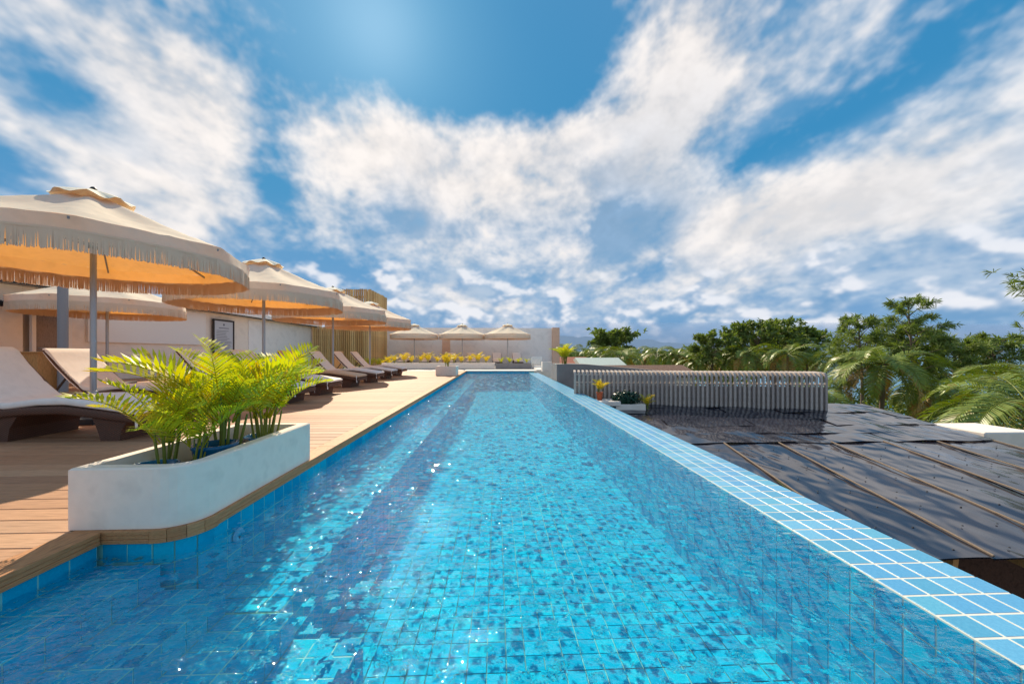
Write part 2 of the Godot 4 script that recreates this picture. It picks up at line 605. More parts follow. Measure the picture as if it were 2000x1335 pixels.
func weave_tex() -> ImageTexture:
	var im := Image.create(64, 64, false, Image.FORMAT_RGB8)
	for y in 64:
		for x in 64:
			var cx := x / 16
			var cy := y / 8
			var over := (cx + cy) % 2 == 0
			var a := sin(PI * ((x % 16) + 0.5) / 16.0)
			var b := sin(PI * ((y % 8) + 0.5) / 8.0)
			var h := b * (0.55 + 0.45 * a) if over else b * (0.45 - 0.35 * a) + 0.15
			h = clampf(h, 0, 1)
			im.set_pixel(x, y, Color(0.5 + 0.5 * h, 0.5 + 0.5 * h, 0.5 + 0.5 * h))
	return ImageTexture.create_from_image(im)

# ---------------------------------------------------------------- pool
# a field of tiles: the nearest ones are parts, the others one mesh
var tile_meshes := {}
func tiles(parent: Node3D, rest: MB, o: Vector3, du: Vector3, dv: Vector3, nu: int, nv: int, mats: Array, near_z: float, thick := 0.0035, gap := 0.006) -> void:
	var nn := du.cross(dv).normalized()
	var b := Basis(du.normalized(), nn, -dv.normalized())
	if b.determinant() < 0:
		b = Basis(du.normalized(), nn, dv.normalized())
	var s := Vector3(du.length() - gap, thick, dv.length() - gap)
	var key := "%.4f %.4f" % [s.x, s.z]
	for i in nu:
		for j in nv:
			var c := o + du * (i + 0.5) + dv * (j + 0.5) + nn * (thick * 0.5 - 0.002)
			var k := rng.randi() % mats.size()
			if c.z > near_z and c.z < -0.55:
				if not tile_meshes.has(key):
					var t := MB.new()
					t.bx(Vector3.ZERO, s, 0.0015)
					tile_meshes[key] = t.done()
				var q := obj("tile", tile_meshes[key], mats[k], parent)
				q.transform = Transform3D(b, c)
			else:
				rest.tone = mats[k].albedo_color.srgb_to_linear()
				rest.box(Transform3D(b, c), s)

func build_pool() -> void:
	var Y := water_y
	var fl := -0.92
	var p := place("pool")
	# concrete shell under the tiles
	var sh := MB.new()
	var zf := -18.70
	var zn := 1.6
	sh.bx(Vector3(-0.1, fl - 0.11, (zf + zn) / 2), Vector3(3.9, 0.2, zn - zf + 0.4))
	sh.bx(Vector3(-1.59, -0.58, (zf - 2.065) / 2), Vector3(0.18, 1.04, -2.065 - zf))          # left wall
	sh.bx(Vector3(-1.99, -0.58, (zn - 1.87) / 2), Vector3(0.20, 1.04, zn + 1.87))            # left wall by the steps
	sh.bx(Vector3(-1.86, -0.58, -2.06), Vector3(0.40, 1.04, 0.33))
	sh.lathe([Vector2(0.162, -1.0), Vector2(0.162, -0.06), Vector2(0.0, -0.06)], 32, Vector3(-1.66, 0, -2.065))
	sh.bx(Vector3(-1.275, -0.70, (zf - 1.88) / 2), Vector3(0.45, 0.595, -1.88 - zf))          # bench
	sh.bx(Vector3(-0.1, -0.58, zf - 0.1), Vector3(3.9, 1.04, 0.2))                            # far wall
	sh.bx(Vector3(-0.1, -0.58, zn + 0.1), Vector3(4.2, 1.04, 0.2))
	var st := [[-1.89, -1.60, -0.155], [-1.60, -1.30, -0.275], [-1.30, -0.98, -0.40], [-0.98, -0.65, -0.53]]
	for s in st:
		sh.bx(Vector3((s[0] + s[1]) / 2, (s[2] + fl) / 2 - 0.05, (zn - 1.87) / 2), Vector3(s[1] - s[0] - 0.002, s[2] - fl + 0.1, zn + 1.87))
	obj("shell", sh, M.wet_grout, p)
	var rest := MB.new()
	var T := 0.112
	var nz := int((-1.87 - zf) / T)
	var pm: Array = M.pool_tiles
	var zv := Vector3(0, 0, -(-1.87 - zf) / nz)
	# steps: treads and risers
	for s in st:
		var wd: float = s[1] - s[0]
		var nr := int((1.87 + zn) / T)
		var dz := Vector3(0, 0, -(1.87 + zn) / nr)
		tiles(p, rest, Vector3(s[0], s[2], zn), Vector3(wd / 3, 0, 0), dz, 3, nr, pm, -9.0)
		var low: float = {-0.155: -0.275, -0.275: -0.40, -0.40: -0.53, -0.53: fl}[s[2]]
		var n2 := maxi(1, roundi((s[2] - low) / T))
		tiles(p, rest, Vector3(s[1], low, zn), dz, Vector3(0, (s[2] - low) / n2, 0), nr, n2, pm, -1.2)
	var nr2 := int((1.87 + zn) / T)
	tiles(p, rest, Vector3(-1.89, -0.155, zn), Vector3(0, 0, -(1.87 + zn) / nr2), Vector3(0, 0.10, 0), nr2, 1, pm, -9.0)
	tiles(p, rest, Vector3(-1.89, -0.155, -1.8935), Vector3(0.23 / 2, 0, 0), Vector3(0, 0.10, 0), 2, 1, pm, -9.0)
	for k in 3:
		var a0 := PI / 6 * k
		var a1 := PI / 6 * (k + 1)
		var c0 := Vector3(-1.66, -0.40, -2.065)
		var q0 := c0 + Vector3(sin(a0), 0, cos(a0)) * 0.168
		tiles(p, rest, q0, c0 + Vector3(sin(a1), 0, cos(a1)) * 0.168 - q0, Vector3(0, 0.345 / 3, 0), 1, 3, pm, -9.0)
	# long left wall, bench, its riser
	tiles(p, rest, Vector3(-1.50, -0.40, -2.065), zv * ((-2.065 - zf) / (-1.87 - zf)), Vector3(0, 0.345 / 3, 0), nz, 3, pm, -3.0)
	tiles(p, rest, Vector3(-1.50, -0.40, -1.88), Vector3(0.45 / 4, 0, 0), zv, 4, nz, pm, -2.6)
	tiles(p, rest, Vector3(-1.05, fl, -1.88), zv, Vector3(0, 0.52 / 5, 0), nz, 5, pm, -0.6)
	# floor
	var nzf := int((zn - zf) / T)
	tiles(p, rest, Vector3(-1.05, fl, zn), Vector3(2.65 / 24, 0, 0), Vector3(0, 0, -(zn - zf) / nzf), 24, nzf, pm, -2.05)
	# right wall and far wall
	tiles(p, rest, Vector3(1.60, fl, zf), Vector3(0, 0, (zn - zf) / nzf), Vector3(0, 0.81 / 7, 0), nzf, 7, pm, -1.7)
	tiles(p, rest, Vector3(-1.50, fl, zf), Vector3(3.1 / 28, 0, 0), Vector3(0, 0.865 / 8, 0), 28, 8, pm, 0.0)
	var ro := obj("tiles", rest, M.pool_stuff, p)
	ro.set_meta("kind", "stuff")
	# the overflow edge on the right
	var e := place("pool_edge")
	var g := MB.new()
	g.bx(Vector3(1.825, -1.5495, (zf + zn) / 2), Vector3(0.446, 2.89, zn - zf), 0.004)
	obj("edge_wall", g, M.grout, e)
	var er := MB.new()
	tiles(e, er, Vector3(1.60, -0.105, zn), Vector3(0.45 / 4, 0, 0), Vector3(0, 0, -(zn - zf) / nzf), 4, nzf, M.edge_tiles, -8.2, 0.0035, 0.009)
	tiles(e, er, Vector3(2.048, -1.0, zn), Vector3(0, 0, -(zn - zf) / nzf), Vector3(0, 0.9 / 8, 0), nzf, 8, M.edge_tiles, 0.0, 0.0035, 0.009)
	var eo := obj("tiles", er, M.edge_stuff, e)
	eo.set_meta("kind", "stuff")
	# water
	var n1 := fnl(1.0, 3, 17)
	var n2 := fnl(1.0, 2, 29)
	var web := FastNoiseLite.new()  # invented cell pattern choosing where sun passes, to imitate caustics
	web.noise_type = FastNoiseLite.TYPE_CELLULAR
	web.cellular_return_type = FastNoiseLite.RETURN_DISTANCE2_SUB
	web.frequency = 1.0
	web.domain_warp_enabled = true
	web.domain_warp_amplitude = 0.5
	web.domain_warp_frequency = 0.7
	web.seed = 8
	var bend_sheet := MB.new()
	var clear_sheet := MB.new()
	for part in [[-1.888, zn, -1.87], [-1.498, -1.87, -6.2], [-1.498, -6.2, zf]]:
		var z: float = part[1]
		var cols := 300 if z > -6.0 else 100
		var last := []
		while true:
			var row := []
			for i in cols + 1:
				var x: float = lerpf(part[0], 1.598, float(i) / cols)
				var h := 0.0056 * n1.get_noise_2d(x * 2.6, z * 4.2) + 0.0022 * n2.get_noise_2d(x * 7.0 + 50.0, z * 12.0)
				var hx := 0.0056 * n1.get_noise_2d((x + 0.004) * 2.6, z * 4.2) + 0.0022 * n2.get_noise_2d((x + 0.004) * 7.0 + 50.0, z * 12.0)
				var hz := 0.0056 * n1.get_noise_2d(x * 2.6, (z + 0.004) * 4.2) + 0.0022 * n2.get_noise_2d(x * 7.0 + 50.0, (z + 0.004) * 12.0)
				row.append([Vector3(x, Y + h, z), Vector3((h - hx) / 0.004, 1.0, (h - hz) / 0.004).normalized()])
			if last:
				var k := 12.5 if z > -6.0 else 4.5
				for i in cols:
					var p0: Vector3 = last[i][0]
					var t: MB = clear_sheet if web.get_noise_2d(p0.x * k, p0.z * k * 0.8) < clear_below else bend_sheet
					var a := t.pt(last[i][0], last[i][1])
					t.pt(last[i + 1][0], last[i + 1][1])
					t.pt(row[i + 1][0], row[i + 1][1])
					t.pt(row[i][0], row[i][1])
					t.ix.append_array(PackedInt32Array([a, a + 2, a + 1, a, a + 3, a + 2]))
			last = row
			if z <= part[2] + 0.001:
				break
			z = maxf(part[2], z - (0.015 if z > -6.0 else 0.05))
	var wo := place("water")
	obj("dapple_mask", bend_sheet, M.water_bend, wo)  # refracting patches that also mask the sun into an added dapple
	obj("surface", clear_sheet, M.water, wo)
	# round pool light set in the wall under the planter
	var lt := MB.new()
	lt.lathe([Vector2(0.0, 0.013), Vector2(0.03, 0.012), Vector2(0.04, 0.010), Vector2(0.045, 0.0)], 20)
	var lo := obj("pool_fitting", lt, M.edge_tiles[2])
	lo.transform = Transform3D(Basis(Vector3(0, 0, 1), -PI / 2), Vector3(-1.492, -0.20, -2.25))
	tag(lo, "round pale blue fitting set in the pool wall below the palm planter", "pool light")

# ---------------------------------------------------------------- deck
func build_deck() -> void:
	var d := place("deck")
	var b := MB.new()
	b.bx(Vector3(-7.6, -0.20, -10.4), Vector3(11.9, 0.33, 16.8))
	b.bx(Vector3(-7.99, -0.20, -0.1), Vector3(11.9, 0.33, 3.4))
	obj("bearers", b, M.dark, d)
	var rest := MB.new()
	var pitch := 0.146
	var z := 1.4
	var r := 0
	var cuts := [3.4, 2.6, 3.0]
	var made := {}
	while z > -18.8:
		var x1 := -1.625 if z < -1.98 else -2.025
		var x := x1
		var first: float = cuts[r % 3]
		var k := 0
		while x > -12.25:
			var L: float = minf(first if k == 0 else 3.6, x + 12.28)
			var c := Vector3(x - L / 2, -0.0125, z)
			var which := rng.randi() % 5
			if z > -9.6 and z < -0.9 and x - L > -12.4:
				var key := "%.3f" % L
				if not made.has(key):
					var t := MB.new()
					t.bx(Vector3.ZERO, Vector3(L - 0.003, 0.025, pitch - 0.006), 0.003)
					made[key] = t.done()
				var o := obj("board", made[key], M.boards[which], d)
				o.position = c
			else:
				rest.tone = M.boards[which].albedo_color.srgb_to_linear()
				rest.bx(c, Vector3(L - 0.003, 0.025, pitch - 0.006))
			x -= L
			k += 1
		z -= pitch
		r += 1
	var o2 := obj("boards", rest, M.board_stuff, d)
	o2.set_meta("kind", "stuff")
	# edge boards along the water, laminated
	var e := place("pool_coping")
	var ci := 0
	var zz := -3.16
	var add := func(a: Vector3, bb: Vector3, w: float) -> void:
		var t := MB.new()
		for ly in 3:
			t.bar(a + Vector3(0, -0.009 - 0.0205 * ly, 0), bb + Vector3(0, -0.009 - 0.0205 * ly, 0), w - (0.004 if ly == 1 else 0.0), 0.0195, 0.002)
		obj("coping_board", t, M.coping[ci % 3], e)
		ci += 1
	zz = -2.066
	while zz > -18.6:
		var l := minf(1.45, zz + 18.72)
		add.call(Vector3(-1.546, 0.004, zz), Vector3(-1.546, 0.004, zz - l + 0.003), 0.146)
		zz -= l
	zz = 1.4
	while zz > -1.8:
		var l := minf(1.2, zz + 1.871)
		add.call(Vector3(-1.945, 0.004, zz), Vector3(-1.945, 0.004, zz - l + 0.003), 0.146)
		zz -= l
	add.call(Vector3(-2.018, 0.002, -1.946), Vector3(-1.662, 0.002, -1.946), 0.142)
	for k in 4:
		var a0 := PI / 2 * k / 4.0
		var a1 := PI / 2 * (k + 1) / 4.0 - 0.012
		var t := MB.new()
		for ly in 3:
			var ro := 0.190 - (0.002 if ly == 1 else 0.0)
			var y1 := 0.003 - 0.0205 * ly
			var y0 := y1 - 0.0195
			var poly := PackedVector2Array()
			for s in 4:
				var a := lerpf(a0, a1, s / 3.0)
				poly.append(Vector2(sin(a), -cos(a)) * ro)
			for s in 4:
				var a := lerpf(a1, a0, s / 3.0)
				poly.append(Vector2(sin(a), -cos(a)) * 0.05)
			t.prism(poly, Transform3D(Basis(Vector3.RIGHT, -PI / 2), Vector3(-1.66, 0, -2.065)), y0, y1)
		obj("coping_board", t, M.coping[k % 3], e)
	# far end coping
	for k in 3:
		var t := MB.new()
		t.bx(Vector3(-1.0 + k * 1.2, -0.02, -19.4), Vector3(1.196, 0.05, 1.4), 0.004)
		obj("coping_slab", t, M.cream_wall, e)

func build_terrace() -> void:
	var s := MB.new()
	s.bx(Vector3(-1.8, -0.22, -24.6), Vector3(13.4, 0.4, 9.0))
	s.bx(Vector3(-7.0, -0.22, -19.4), Vector3(10.6, 0.4, 1.6))
	struct(obj("terrace", s, M.cream_wall))
	# white wall at the back
	var w := thing("white_wall", "long white plastered wall closing the terrace behind three fringed parasols", "wall", Vector3(-1.8, 0, -29.6))
	var m := MB.new()
	m.bx(Vector3(0, 1.42, 0), Vector3(13.3, 2.84, 0.2), 0.01)
	obj("wall_face", m, M.white_wall, w)
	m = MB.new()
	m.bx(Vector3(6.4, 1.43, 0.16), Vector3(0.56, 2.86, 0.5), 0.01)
	obj("pillar", m, M.sunlit_pink_wall, w)
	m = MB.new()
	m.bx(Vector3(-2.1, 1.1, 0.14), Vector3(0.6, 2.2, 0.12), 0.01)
	obj("sunlit_patch", m, M.sunlit_pink_wall, w)  # added slab, its pink imitates a warm lit patch on the wall
	# low planter boxes in front of it
	var a := tag(obj("planter_box", trough(Vector3(6.2, 0.33, 0.8)), M.stucco), "long low white planter box at the far end of the pool", "planter")
	a.position = Vector3(-3.2, 0, -21.4)
	var b := tag(obj("planter_box", trough(Vector3(2.15, 0.30, 0.7)), M.grey_wall), "short low grey planter box beside the glass panel", "planter")
	b.position = Vector3(1.0, 0, -21.3)
	var gp := thing("glass_panel", "small clear glass balustrade panel between grey planter and white block", "glass panel", Vector3(2.2, 0, -20.9))
	m = MB.new()
	m.bx(Vector3(0, 0.36, 0), Vector3(0.6, 0.62, 0.012))
	obj("pane", m, M.glass, gp)
	for x in [-0.28, 0.28]:
		m = MB.new()
		m.bx(Vector3(x, 0.03, 0), Vector3(0.05, 0.06, 0.05), 0.004)
		obj("clamp", m, M.metal, gp)
	var c := tag(obj("white_block", trough(Vector3(0.46, 0.47, 0.5)), M.stucco), "square white planter block at the corner of the overflow edge", "planter")
	c.position = Vector3(2.42, -0.02, -18.3)
	var d := tag(obj("planter_cube", trough(Vector3(0.78, 0.36, 0.8)), M.stucco), "white cube planter standing alone on the deck by the far pool corner", "planter")
	d.position = Vector3(-1.93, 0, -14.9)

func trough(s: Vector3) -> MB:
	var m := MB.new()
	var w := 0.06
	m.bx(Vector3(0, s.y / 2, s.z / 2 - w / 2), Vector3(s.x, s.y, w), 0.006)
	m.bx(Vector3(0, s.y / 2, -s.z / 2 + w / 2), Vector3(s.x, s.y, w), 0.006)
	m.bx(Vector3(-s.x / 2 + w / 2, s.y / 2, 0), Vector3(w, s.y - 0.004, s.z - 2 * w), 0.003)
	m.bx(Vector3(s.x / 2 - w / 2, s.y / 2, 0), Vector3(w, s.y - 0.004, s.z - 2 * w), 0.003)
	m.bx(Vector3(0, s.y * 0.42, 0), Vector3(s.x - 2 * w, s.y * 0.84, s.z - 2 * w))
	return m

# ---------------------------------------------------------------- building on the left, bamboo screen
func build_building() -> void:
	var X := -12.3
	var b := thing("pool_house", "long low cream pool house with flat white roof edge along the deck", "building", Vector3(X, 0, 0))
	var m := MB.new()
	m.bx(Vector3(-2.0, 1.3, -3.9), Vector3(4.0, 2.6, 12.9), 0.01)      # before the door
	m.bx(Vector3(-2.0, 1.3, -18.65), Vector3(4.0, 2.6, 14.6), 0.01)
	m.bx(Vector3(-2.0, 2.34, -10.85), Vector3(4.0, 0.52, 1.0))
	m.bx(Vector3(-2.1, 1.0, -10.85), Vector3(3.8, 2.08, 1.0))
	obj("wall", m, M.cream_wall, b)
	m = MB.new()
	m.bx(Vector3(0.035, 1.86, -14.15), Vector3(0.07, 1.32, 4.6), 0.006)
	obj("upper_panel", m, M.trim, b)
	m = MB.new()
	m.bx(Vector3(0.02, 1.25, -22.7), Vector3(0.04, 2.5, 6.9), 0.006)
	obj("wall_panel", m, M.white_wall, b)
	m = MB.new()
	m.bx(Vector3(-1.6, 2.72, -11.6), Vector3(4.2, 0.2, 29.0), 0.01)
	obj("roof", m, M.trim, b)
	m = MB.new()
	m.bx(Vector3(0.44, 2.60, -11.6), Vector3(0.07, 0.05, 29.0), 0.004)
	obj("gutter", m, M.black, b)
	m = MB.new()
	m.bx(Vector3(-0.06, 1.02, -10.96), Vector3(0.05, 2.06, 0.74), 0.004)
	var d := obj("door", m, M.door, b)
	m = MB.new()
	m.tube([Vector3(0, 1.0, -10.67), Vector3(0.05, 1.0, -10.67), Vector3(0.055, 1.0, -10.70), Vector3(0.055, 1.0, -10.82)], [0.011], 8)
	obj("handle", m, M.metal, d)
	for q in [[-10.54, 0.09, 2.14, 1.07], [-11.39, 0.1, 2.14, 1.07]]:
		m = MB.new()
		m.bx(Vector3(0.015, q[3], q[0]), Vector3(0.08, q[2], q[1]), 0.004)
		obj("door_frame", m, M.trim, b)
	# notice board
	var n := thing("notice_board", "tall grey notice board in a dark frame on the pool house wall", "sign", Vector3(X + 0.09, 0, -17.45))
	m = MB.new()
	m.bx(Vector3(0, 1.58, 0), Vector3(0.03, 1.42, 1.16), 0.002)
	obj("board", m, M.board_grey, n)
	for q in [[Vector3(0.01, 2.32, 0), Vector3(0.06, 0.07, 1.30)], [Vector3(0.01, 0.84, 0), Vector3(0.06, 0.07, 1.30)], [Vector3(0.01, 1.58, 0.615), Vector3(0.06, 1.41, 0.07)], [Vector3(0.01, 1.58, -0.615), Vector3(0.06, 1.41, 0.07)]]:
		m = MB.new()
		m.bx(q[0], q[1], 0.004)
		obj("frame", m, M.dark_metal, n)
	m = MB.new()
	m.lathe([Vector2(0, 0), Vector2(0.055, 0), Vector2(0.05, 0.004), Vector2(0, 0.004)], 12)
	var em := obj("emblem", m, M.print, n)
	em.transform = Transform3D(Basis(Vector3(0, 0, 1), -PI / 2), Vector3(0.016, 2.13, 0))
	m = MB.new()
	m.bx(Vector3(0.016, 1.98, 0), Vector3(0.003, 0.035, 0.62))
	for k in 13:
		var w := 0.55 + 0.4 * rng.randf()
		m.bx(Vector3(0.016, 1.86 - k * 0.068, 0.45 - w / 2), Vector3(0.003, 0.02, w))
	obj("print", m, M.print, n)
	# dome lamp by the door, unlit
	m = MB.new()
	m.lathe([Vector2(0.01, -0.12), Vector2(0.10, -0.10), Vector2(0.16, -0.04), Vector2(0.17, 0.0), Vector2(0.02, 0.02)], 18)
	m.bx(Vector3(-0.1, 0.02, 0), Vector3(0.2, 0.03, 0.03))
	var l := tag(obj("wall_lamp", m, M.black), "black dome wall lamp on pool house beside the door", "lamp")
	l.position = Vector3(X + 0.2, 2.12, -9.75)
	# wooden counter and steel post in front of the door
	var c := thing("wooden_counter", "low honey coloured wooden counter standing behind the second lounger", "counter", Vector3(-11.0, 0, -8.7))
	m = MB.new()
	m.bx(Vector3(0, 0.43, 0), Vector3(2.5, 0.86, 0.5), 0.006)
	obj("cabinet", m, M.wood, c)
	m = MB.new()
	m.bx(Vector3(0, 0.875, 0), Vector3(2.56, 0.03, 0.56), 0.005)
	obj("counter_top", m, M.wood, c)
	m = MB.new()
	m.tube([Vector3(0, 0, 0), Vector3(0, 2.62, 0)], [0.085], 20)
	var po := tag(obj("steel_post", m, M.grey_paint), "thick grey round steel post beside the wooden counter", "post")
	po.position = Vector3(-9.62, 0, -8.8)
	# bamboo screen
	var s := thing("bamboo_screen", "tall corner screen of split bamboo poles behind the parasols", "screen", Vector3(-8.49, 0, -25.5))
	var cm := []
	for h in [5.1, 2.62]:
		for k in 2:
			m = MB.new()
			var pts := []
			var rd := []
			var y := 0.0
			while y < h:
				pts.append(Vector3(0.006 * sin(y * 2.0 + k * 2), y, 0.005 * cos(y * 1.3 + k)))
				rd.append(0.053 + 0.006 * (0.5 + 0.5 * cos(y * TAU / 0.42 + k)))
				y += 0.14
			pts.append(Vector3(0, h, 0))
			rd.append(0.052)
			m.tube(pts, rd, 7)
			cm.append(m.done())
	for k in 15:
		var o := obj("bamboo_pole", cm[rng.randi() % 2], M.bamboo[rng.randi() % 5], s)
		o.position = Vector3(-0.03 - k * 0.127, -0.02 + 0.06 * rng.randf(), 0)
		o.rotation.y = rng.randf() * TAU
	for k in 14:
		var o := obj("bamboo_pole", cm[2 + rng.randi() % 2], M.bamboo[rng.randi() % 5], s)
		o.position = Vector3(-1.94 - k * 0.127, -0.02 + 0.05 * rng.randf(), 0)
	for k in 31:
		var o := obj("bamboo_pole", cm[rng.randi() % 2], M.bamboo[rng.randi() % 5], s)
		o.position = Vector3(0.02, -0.02 + 0.08 * rng.randf(), -0.13 - k * 0.127)
		o.rotation.y = rng.randf() * TAU
	for y in [0.4, 2.2, 4.6]:
		m = MB.new()
		m.bx(Vector3(-0.95 if y > 3 else -1.8, y, -0.09), Vector3(1.9 if y > 3 else 3.6, 0.07, 0.05))
		m.bx(Vector3(-0.07, y, -2.05), Vector3(0.05, 0.07, 3.9))
		obj("rail", m, M.bamboo[3], s)
	m = MB.new()
	m.bx(Vector3(-0.2, 2.5, -2.1), Vector3(0.06, 5.0, 3.9))
	m.bx(Vector3(-1.9, 1.25, -0.2), Vector3(3.5, 2.5, 0.05))
	obj("backing", m, M.wood, s)

# ---------------------------------------------------------------- black sheet roof and slatted parapet on the right
func roof_y(z: float) -> float:
	return -0.92 + (-3.1 - z) * 0.1035

func build_lower_roof() -> void:
	var b := thing("sheet_roof", "sloping roof of shiny black sheets with wooden battens below the overflow edge", "roof", Vector3.ZERO)
	var lean := -0.105      # battens run slightly to the left as they go away
	var strip := func(x0: float, x1: float, z0: float, z1: float, lift: float, which: int) -> void:
		var m := MB.new()
		var rows := []
		var nx := 6
		var nz := maxi(3, int((z0 - z1) / 0.35))
		var ph := rng.randf() * 10.0
		for j in nz + 1:
			var z := lerpf(z0, z1, float(j) / nz)
			var row := []
			for i in nx + 1:
				var x := lerpf(x0, x1, float(i) / nx)
				var bow := 0.012 * sin(x * 5.0 + ph) * sin(z * 2.1 + ph * 0.7) + 0.006 * sin(z * 5.3 + x * 2.0 + ph)
				row.append(Vector3(x - (z + 6.0) * lean * -1.0, roof_y(z) + lift + bow, z))
			rows.append(row)
		m.sheet(rows)
		var under := []
		for r in rows:
			var q := []
			for pnt in r:
				q.append(pnt - Vector3(0, 0.012, 0))
			q.reverse()
			under.append(q)
		m.sheet(under)
		obj("roof_sheet", m, M.sheets[which], b)
	var xs := [1.9, 2.79, 3.69, 4.60, 5.50, 6.40, 7.30, 8.3]
	for i in 7:
		strip.call(xs[i] + 0.004, xs[i + 1] - 0.004, -3.1, -6.05, 0.002 * (i % 3), i % 4)
	# overlapping cross sheets further up
	var k := 0
	var z := -6.0
	while z > -8.5:
		var x := 1.9 - 0.3 * (k % 2)
		while x < 8.2:
			var L := 1.2 + 0.6 * rng.randf()
			strip.call(x, minf(x + L, 8.35), z, maxf(z - 0.50, -8.6), 0.010 + 0.014 * rng.randf(), rng.randi() % 4)
			x += L - 0.02
		z -= 0.46
		k += 1
	for i in range(2, 8):
		var x: float = xs[i]
		var m := MB.new()
		var sx := func(zz: float) -> float: return x + (zz + 6.0) * lean
		m.bar(Vector3(sx.call(-3.1), roof_y(-3.1) + 0.02, -3.1), Vector3(sx.call(-6.02), roof_y(-6.02) + 0.02, -6.02), 0.020, 0.018, 0.003)
		obj("batten", m, M.batten, b)
	# nail heads
	var nl := MB.new()
	nl.lathe([Vector2(0.009, 0.0), Vector2(0.009, 0.005), Vector2(0.0, 0.007)], 8)
	var nm := nl.done()
	for i in 7:
		for j in 8:
			for side in [0.28, 0.72]:
				var zz: float = -3.25 - j * 0.36 + rng.randf() * 0.05
				var xx: float = lerpf(xs[i], xs[i + 1], side) + rng.randf() * 0.05 + (zz + 6.0) * lean
				var o := obj("nail", nm, M.black, b)
				o.position = Vector3(xx, roof_y(zz) + 0.012, zz)
	# carcass below, seen under the near edge
	var m2 := MB.new()
	for i in 9:
		var x := 2.3 + i * 0.72
		m2.bar(Vector3(x + 0.28, roof_y(-3.14) - 0.09, -3.16), Vector3(x - 0.25, roof_y(-8.4) - 0.09, -8.4), 0.06, 0.12)
	obj("rafters", m2, M.wood, b)
	m2 = MB.new()
	m2.bx(Vector3(5.1, -2.0, -4.4), Vector3(6.2, 1.5, 0.15))
	m2.bx(Vector3(5.1, -5.2, -5.9), Vector3(6.3, 5.4, 4.9))
	obj("wall", m2, M.brown, b)
	# dark yard below the near edge
	var y := MB.new()
	y.bx(Vector3(6.0, -2.9, -0.6), Vector3(7.6, 0.3, 6.0))
	struct(obj("lower_yard", y, M.brown))
	# slatted parapet
	var f := thing("slatted_parapet", "taupe parapet of upright slats with an open band under its top", "fence", Vector3.ZERO)
	var A := Vector3(1.86, -0.42, -8.92)
	var B := Vector3(7.22, -0.42, -8.02)
	var n := 56
	var dir := (B - A).normalized()
	var back := Vector3(-dir.z, 0, dir.x) * -1.0
	if back.z > 0:
		back = -back
	var sl := MB.new()
	var bs := Basis(Vector3.RIGHT, Vector3.UP, Vector3.BACK)
	var prof := []
	for q in [[0.0, 0.0], [0.0, 0.72], [0.015, 0.775], [0.05, 0.81], [0.10, 0.825], [0.42, 0.835]]:
		prof.append(Vector3(0, q[1], -q[0]))
	for i in prof.size() - 1:
		var a: Vector3 = prof[i]
		var c: Vector3 = prof[i + 1]
		sl.box(Transform3D(Basis(Vector3.RIGHT, (c - a).angle_to(Vector3.UP) * -1.0), (a + c) / 2), Vector3(0.048, (c - a).length() + 0.012, 0.05), 0.004)
	var slm := sl.done()
	var turn := atan2(-dir.z, dir.x)
	for i in n:
		var o := obj("slat", slm, M.slats[rng.randi() % 3], f)
		o.position = A.lerp(B, float(i) / (n - 1))
		o.rotation.y = turn
	var L := (B - A).length()
	var mid := (A + B) / 2
	var tb := Basis(Vector3.UP, turn)
	m2 = MB.new()
	m2.box(Transform3D(tb, mid + Vector3(0, 0.26, 0) + back * 0.06), Vector3(L, 0.54, 0.03))
	obj("back_panel", m2, M.slats[0], f)
	for q in [[0.58, 0.035], [0.77, 0.03]]:
		m2 = MB.new()
		m2.box(Transform3D(tb, mid + Vector3(0, q[0], 0) + back * 0.05), Vector3(L, q[1], 0.04), 0.004)
		obj("rail", m2, M.slats[1], f)
	# grey wall behind, stepping down
	m2 = MB.new()
	m2.prism(PackedVector2Array([Vector2(2.075, -8.0), Vector2(6.2, -8.0), Vector2(6.2, 0.2), Vector2(5.35, 0.28), Vector2(3.1, 0.475), Vector2(2.075, 0.48)]), Transform3D(), -14.3, -13.0)
	var gw := tag(obj("grey_wall", m2, M.grey_wall), "plain grey wall with sloping top beside the far overflow edge", "wall")
	gw.position = Vector3.ZERO
	# parapet blocks beyond the roof
	m2 = MB.new()
	m2.bx(Vector3(9.0, -2.6, -6.7), Vector3(1.0, 4.15, 0.9), 0.02)
	tag(obj("parapet_block", m2, M.cream_wall), "low beige rendered parapet at the outer corner of the black roof", "wall")
	m2 = MB.new()
	m2.bx(Vector3(7.9, -2.6, -8.35), Vector3(1.1, 4.3, 0.5), 0.02)
	tag(obj("parapet_block", m2, M.cream_wall), "short beige ledge at the end of the slatted parapet", "wall")

